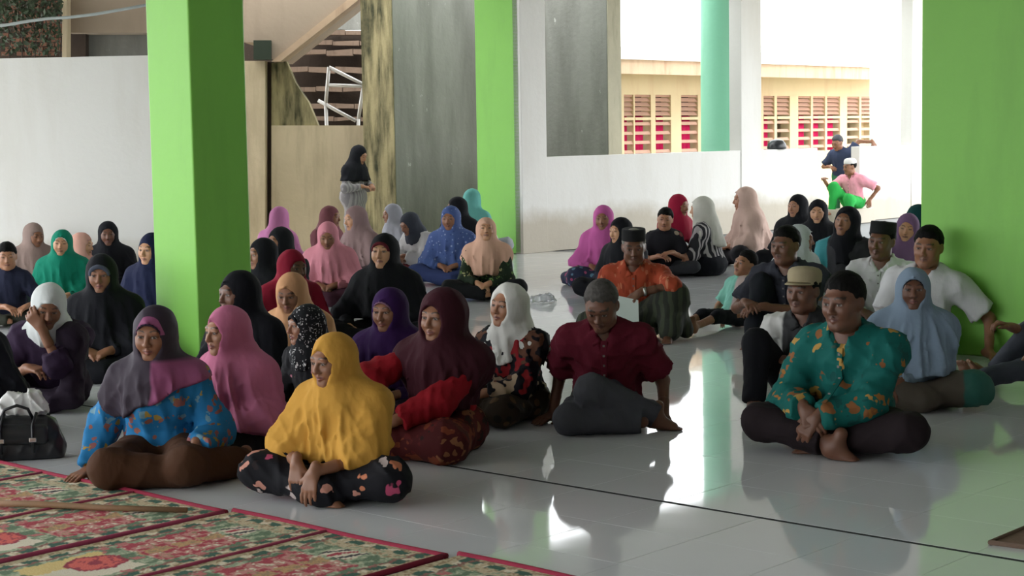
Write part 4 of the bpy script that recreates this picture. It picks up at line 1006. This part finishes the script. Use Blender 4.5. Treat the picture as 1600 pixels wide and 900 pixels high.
W('girl in black headscarf with a round pale face', 1278, 310, 1.0, -14, kh('14151a', hem=.2), BLK, BLK, 'd', res=.012, head=(-4, 4, 0))
W('woman in black headscarf calling out with open mouth', 1327, 320, 1.08, -26, kh('14151b', type='short', hem=.34, drop=.18), dict(mat=m_twotone('black_teal', '2a8088', '15161c', .17, shift=.3), inf=.022), BLK, 'b', res=.010, head=(-8, -8, 6), hand_l=(-.10, -.28, .2), hand_r=(.10, -.28, .2), legs='kneel')
# --- right
Mn('man in teal batik shirt sitting cross-legged at the front right', 1318, 424, 1.08, -32, dict(mat=m_print('teal_batik', '0f5f59', ['9a6a32', 'b08a48', '8a5a34', '14504c'], 16, .44, leafy=.15), sleeve='long', cuff=.94, vneck=1, inf=.024, loose=.012), dict(mat=m_cloth('221a1d'), type='pants', inf=.012, len=.84), 'c', res=.008, lean=12, head=(-10, 6, 0),
   hand_l=(-.10, -.34, .21), hand_r=(-.04, -.36, .18), pose_l=((.5, -.4, -.6), (.2, .6, -.7), 30), pose_r=((-.5, -.3, -.7), (-.2, .6, -.7), 30), feet='lr', hair=dict(mat=M_HAIRB, front=.062, back=-.075))
Mn('man in a khaki cap with one knee raised', 1256, 414, .97, -28, dict(mat=m_twotone('black_white_shirt', 'c9c9c6', '17181c', .2, shift=.3), sleeve='short', vneck=1), dict(mat=m_cloth('15161b'), type='pants', inf=.01), 'c', res=.009, lean=6, head=(-12, 4, 0), legs='up_l', leg_l=((-.20, -.30, .40), (-.18, -.40, .07), (0, -1, -.15)), hand_l=(-.10, -.20, .3), hair=dict(mat=M_HAIRB, front=.05), cap=dict(type='cap', mat=m_cloth('a3977a'), h=.024), feet='l', leg_r=((.10, -.40, .10), (-.06, -.12, .06), (-.5, .6, -.1)))
W('woman in a silver blue headscarf at the right looking at the camera', 1427, 415, .96, -12, kh('8193a6', hem=.19, wide=.05, fore=.5, fold=.016, nf=13, band=m_cloth('2a2c33'), bw=.004), '71828f', dict(mat=m_twotone('olive_teal', '4a4238', '1f5a4e', .5, shift=.22), inf=.01), 'c', res=.009, head=(0, -2, 0), lean=10, hand_l=(-.16, -.32, .16), hand_r=(-.08, -.32, .16))
Mn('man in white shirt leaning on one arm before the green pier', 1452, 352, 1.09, -26, dict(mat=m_cloth('c6c6c8'), sleeve='short', vneck=1, inf=.022, loose=.012), '2c2e36', 'b', res=.009, lean=-2, tilt=5, head=(-4, 6, 3), legs='side_l', hand_r=(.42, -.02, .04), elbow_r=(.6, .8, 0), pose_r=((.5, -.2, -.12), (0, 0, -1), 6), hair=dict(mat=M_HAIRB, front=.064))
Mn('man in a white shirt and black cap shading his cheek', 1380, 335, 1.06, -28, dict(mat=m_cloth('cacacb'), sleeve='long', cuff=.9, vneck=1), '2b2c33', 'c', res=.010, head=(-8, 4, 4), cap=dict(type='peci', mat=m_plain('black_velvet', '0e0e11', .95), h=.062), hair=dict(mat=M_HAIRB, front=.06))
W('woman in a mauve headscarf squeezed behind the two white shirts', 1421, 332, .98, -14, kh('7d5f83', hem=.24), '8a6a8c', '3a3040', 'd', res=.012, head=(-6, 6, 8), legs='kneel')
W('figure in dark teal headscarf half hidden by the green pier', 1436, 317, 1.04, 140, kh('12403f', hem=.16, wide=.03), '103635', '10302f', 'b', res=.014)
person('person with stretched legs in grey trousers cut off by the right edge', 1760, 400, 1.05, -86, 'm', 'b', res=.012, loc=at_z(1722, 606)[:2], top=dict(mat=m_cloth('b5b8bc'), sleeve='long', cuff=.6), bottom=dict(mat=m_cloth('4c505a'), type='pants', len=.92), hair=dict(mat=M_HAIRB), legs='forward', leg_l=((-.12, -.37, .30), (-.10, -.60, .07), (0, -.6, .8)), feet='lr', hand_l=(-.10, -.48, .34), hand_r=(.16, -.42, .22), pose_l=((0, -.8, .3), (0, 0, -1), 45), lean=16)
# --- outside, behind the half wall
q = wp(7.92) + EB * .12
person('man in a pink shirt and white skullcap sitting in the doorway gap', 1333, 245, 1.0, -40, 'm', 'b', res=.012, base=.0, loc=q[:2], top=dict(mat=m_cloth('e39aa8'), sleeve='short', vneck=1, inf=.024), bottom=dict(mat=m_cloth('2fa24a'), name='sarong'), collar=m_cloth('e39aa8'), group='people outside by the half wall', pz=.34, legs='stool', leg_l=((-.16, -.34, .58), (-.16, -.40, .22), (0, -1, -.1)), leg_r=((.13, -.38, .40), (.13, -.36, .07), (0, -1, -.1)), hand_l=(-.30, -.42, .72), elbow_l=(-.2, .3, -1), hand_r=(.28, .02, .37), elbow_r=(.7, .4, 0), pose_r=((.2, -.5, -.5), (0, 0, -1), 10), head=(-30, 8, 0), cap=dict(type='kopiah', mat=m_cloth('d8d4d2'), h=.07), hair=dict(mat=M_HAIRB, front=.06), feet='lr')
blk = box_ab('concrete_step', q - EA * .5 - EB * .22, .89, .40, 0, .235, M_WHITE, None, .01); tag(blk, 'low white plastered step in the doorway gap under the pink-shirted man', 'step')
person('boy in a navy shirt standing outside with an arm along the wall', 1319, 203, .99, -30, 'c', 'b', res=.013, base=-.06, loc=at_y(1316, 230, 28.6)[:2], top=dict(mat=m_cloth('39425c'), sleeve='short'), bottom=dict(mat=m_cloth('3f7a58'), type='pants'), hair=dict(mat=m_plain('ash_hair', '3a3a40', .7), front=.066), group='people outside by the half wall', pz=.82, legs='stand', head=(-20, 24, 0), lean=16, hand_r=(.50, .10, 1.36), elbow_r=(0, .3, 1), hand_l=(-.14, -.2, .95), feet='lr')
# pink phone
ph = np.array(rp.location) + rz(-46) @ ((Jp['wrl'] + (.05, -.06, .02)) * sp); pr = empty('mobile_phone', ph); tag(pr, 'pink mobile phone held by the woman in grey-brown', 'phone'); pr.rotation_euler = (math.radians(55), math.radians(75), math.radians(-40))
box('case', (0, 0, 0), (.078, .15, .010), m_plain('pink_case', 'e070b0', .4), pr, 0, .004); box('screen', (0, 0, .0058), (.068, .138, .001), m_plain('dark_screen', '20222a', .1), pr)

# ------------------------------------------------------------------ carpets
def carpet_colour(x, y):
    """Printed prayer-mat motif; x across the mat, y from its far edge towards the hall front."""
    h = lambda *k: (math.sin(sum(a * b for a, b in zip(k, (127.1, 311.7, 74.7)))) * 43758.5453) % 1.0
    x, y = x + .006 * math.sin(70 * y + 20 * x) + .003 * math.sin(190 * y), y + .006 * math.sin(65 * x + 15 * y)
    n = h(round(x / .014), round(y / .014), 1); n2 = h(round(x / .045), round(y / .045), 2); n3 = h(round(x / .03), round(y / .06), 3)
    ax = abs(x)
    beige, tan, sage, moss, green = (.46, .38, .24), (.28, .19, .10), (.24, .30, .19), (.10, .16, .09), (.02, .085, .055)
    pink, red, cream, black = (.46, .20, .17), (.34, .03, .05), (.60, .54, .42), (.03, .025, .03)
    if ax > .262: return beige if n > .35 else tan
    if ax > .222: return green if (y % .12) < .072 else (cream if n > .5 else beige)
    if ax > .205: return (.22, .09, .07)
    if y < .035: return tan if n > .5 else beige
    if y < .075: return green if (x % .12) < .07 else (cream if n > .5 else beige)
    if y < .14: return beige if n > .45 else (tan if n > .2 else sage)
    if .15 < y < .27 and ax < .075:
        k = int((x + (y - .15) * .45 + .2) / .026) % 4; return (red, cream, black, cream)[k]
    if ax < .17 and .29 < y < .68:
        if (y % .13) < .020 or (.145 < ax): return red if n > .3 else pink
        if ax < .035: return (.42, .25, .11) if n > .3 else tan
        if n2 > .66: return red
        return pink if n > .3 else (cream if n > .12 else tan)
    if (x + .02) ** 2 + (y - .86) ** 2 < .115 ** 2:
        q = math.hypot(x + .02, y - .86); return (.28, .02, .04) if q < .03 or q > .098 or n > .85 else (.58, .10, .08)
    if ax < .17 and .76 < y < 1.12: return cream if x > -.03 else (.58, .44, .17)
    if n2 > .84: return (.42, .13, .12)
    return moss if n3 > .62 else (sage if n > .35 else (.40, .42, .28))
M_RED = m_plain('red_binding', '8e1a38', .85, 0, .15, 20)
def m_vcol():
    m, nt, b = new_mat('carpet_print'); a = nd(nt, 'ShaderNodeAttribute', attribute_name='tint'); n = noise(nt, coords(nt), 160, 2)
    nt.links.new(mixrgb(nt, .35, a.outputs['Color'], n.outputs[0], 'OVERLAY'), b.inputs['Base Color'])
    b.inputs['Roughness'].default_value = .95; b.inputs['Specular IOR Level'].default_value = .1; bump(nt, n.outputs[0], b, .5, .004); return m
M_CARP = m_vcol()
M_SEAM = m_plain('pink_seam', 'b5486a', .85, 0, .15, 20)
EDGE = 4.325; CL = 1.42; TH = .009
def carpet(bs, edge, label, dark=None):
    o0 = EA * edge + EB * bs[0]; r = empty('carpet', (o0[0], o0[1], .0)); tag(r, label, 'carpet', 'prayer carpets laid side by side')
    for b0, b1 in zip(bs[:-1], bs[1:]):
        w = b1 - b0 - .0; st = .0095; nx, ny = int(w / st), int(CL / st); V = []; T = []
        for j in range(ny + 1):
            for i in range(nx + 1):
                x = w * i / nx; y = CL * j / ny; p = EB * (b0 - bs[0] + x) - EA * y
                V.append((p[0], p[1], TH + .0015 * math.sin(x * 19 + y * 7) * math.sin(y * 11)))
                T.append((*(min(.9, .05 + 1.25 * c_) for c_ in carpet_colour((x - w / 2) * .62 / w, y * 1.0)), 1))
        Q = [(j * (nx + 1) + i, (j + 1) * (nx + 1) + i, (j + 1) * (nx + 1) + i + 1, j * (nx + 1) + i + 1) for j in range(ny) for i in range(nx)]
        quads_mesh('mat_panel', np.array(V), np.array(Q), M_CARP, r, np.array(T))
        seam = tube('seam', [EB * (b1 - bs[0]) - EA * y + (0, 0, TH) for y in np.linspace(.01, CL, 12)], .009 if b1 != bs[-1] else .012, M_SEAM if b1 != bs[-1] or len(bs) > 3 else M_RED, r, 8)
    L = bs[-1] - bs[0]
    prism('backing', [(0, 0, .001), tuple(EB * L + (0, 0, .001)), tuple(EB * L - EA * CL + (0, 0, .001)), tuple(-EA * CL + (0, 0, .001))], (0, 0, TH - .004), m_plain('carpet_backing', '5c4a3a', .95), r)
    ee = tube('edge_binding', [EB * x + EA * .006 * math.sin(x * 6) + (0, 0, TH) for x in np.linspace(-.01, L + .01, 30)], .0125, M_RED, r, 8)
carpet([-7.47, -6.82, -6.12, -5.49], 4.31, 'patterned prayer carpet under the woman in the blue floral blouse')
carpet([-5.47, -4.90, -4.27], 4.345, 'patterned prayer carpet in front of the woman in yellow')
carpet([-4.235, -3.60], 4.40, 'patterned carpet corner at the bottom centre with the thick red seam')
# brown mat corner at the right edge
c = at_z(1547, 851); r = empty('brown_mat', (c[0], c[1], 0)); tag(r, 'brown woven mat corner on tiles at bottom right', 'mat')
d1 = unit((at_z(1640, 812) - c)); d2 = unit(at_z(1660, 866) - c)
P = [(0, 0, .001), tuple(d2 * .9 + (0, 0, .001)), tuple(d2 * .9 + d1 * .8 + (0, 0, .001)), tuple(d1 * .8 + (0, 0, .001))]
prism('mat_body', P, (0, 0, .008), m_plain('brown_weave', '7b6350', .95, 0, .3, 40, .3), r)
tube('edge_binding', [(0, 0, .008), tuple(d1 * .8 + (0, 0, .008))], .010, m_plain('brown_binding', '5d4a3c', .9), r, 8); tube('edge_binding', [(0, 0, .008), tuple(d2 * .9 + (0, 0, .008))], .010, m_plain('brown_binding', '5d4a3c', .9), r, 8)
# wooden stick
a, b = at_z(-40, 786, .025), at_z(292, 797, .025)
st = tube('wooden_stick', [a, lerp(a, b, .3) + (0, .01, .002), lerp(a, b, .6) + (0, -.008, 0), b], [.013, .014, .013, .011], m_plain('bare_wood', '8a6a4c', .7, 0, .25, 12, .2)); tag(st, 'long bare wooden stick lying across the carpet', 'stick')
# handbag and plastic bag
c = at_z(38, 716); r = empty('handbag', (c[0], c[1], 0), math.radians(12)); tag(r, 'black leather handbag on the floor at the left edge', 'bag')
V, Q = solid([cone((-.17, 0, .07), (.13, 0, .07), .068, k=.03), cone((-.15, 0, .16), (.11, 0, .15), .058, k=.05), cone((-.17, -.02, .03), (.14, -.02, .03), .055, k=.03)], .007, lambda D, X, Y, Z: D + wrinkle(5, .004, 60)(X, Y, Z), floor=.002); bo = quads_mesh('bag_body', V, Q, M_BLACKP, r)
V, Q = solid([cone((-.15, -.055, .16), (.10, -.055, .15), .022, k=.03), cone((-.15, -.072, .10), (.10, -.070, .095), .018, k=.06)], .006); quads_mesh('flap', V, Q, M_BLACKP, r)
for x in (-.10, .05):
    tube('strap', [(x, -.088, .04), (x, -.094, .10), (x, -.085, .17), (x + .02, -.05, .23)], .008, M_BLACKP, r, 8)
    box('buckle', (x, -.098, .105), (.035, .008, .022), m_plain('chrome', 'd0d0d0', .25, 1.0), r, 0, .003)
tube('handle', [(-.10, -.04, .20), (-.08, -.05, .25), (-.02, -.055, .27), (.03, -.05, .25), (.05, -.04, .20)], .008, M_BLACKP, r, 8)
cc = at_z(38, 700); V, Q = solid([cone((-.09, 0, .20), (.05, 0, .20), .045, k=.05), cone((-.07, .0, .255), (.05, 0, .255), .032, .035, k=.05), cone((.06, .0, .28), (.075, 0, .18), .02, .02, k=.04)], .006, lambda D, X, Y, Z: D + wrinkle(9, .012, 70)(X, Y, Z))
pb = quads_mesh('plastic_bag', V + (0, 0, .0), Q, m_plain('white_plastic', 'd6d6d4', .35)); pb.location = (c[0] + .0, c[1] + .04, .03); pb.rotation_euler.z = math.radians(12); tag(pb, 'crumpled white plastic bag stuffed into the black handbag', 'bag')
# plastic cup by the beige-scarfed woman
c = at_z(848, 473); m, nt, b_ = new_mat('clear_plastic'); b_.inputs['Base Color'].default_value = (.9, .92, .95, 1); b_.inputs['Roughness'].default_value = .15; b_.inputs['Transmission Weight'].default_value = .6
V, Q = solid([cone((-.09, 0, .03), (.06, 0, .045), .028, .040, k=.03), cone((.06, 0, .05), (.12, .02, .02), .03, .012, k=.03)], .006, lambda D, X, Y, Z: D + wrinkle(11, .010, 90)(X, Y, Z), floor=.002)
cu = quads_mesh('plastic_bag', V, Q, m); cu.location = (c[0], c[1], 0); tag(cu, 'small clear plastic bag on the tiles by the beige headscarf woman', 'bag')
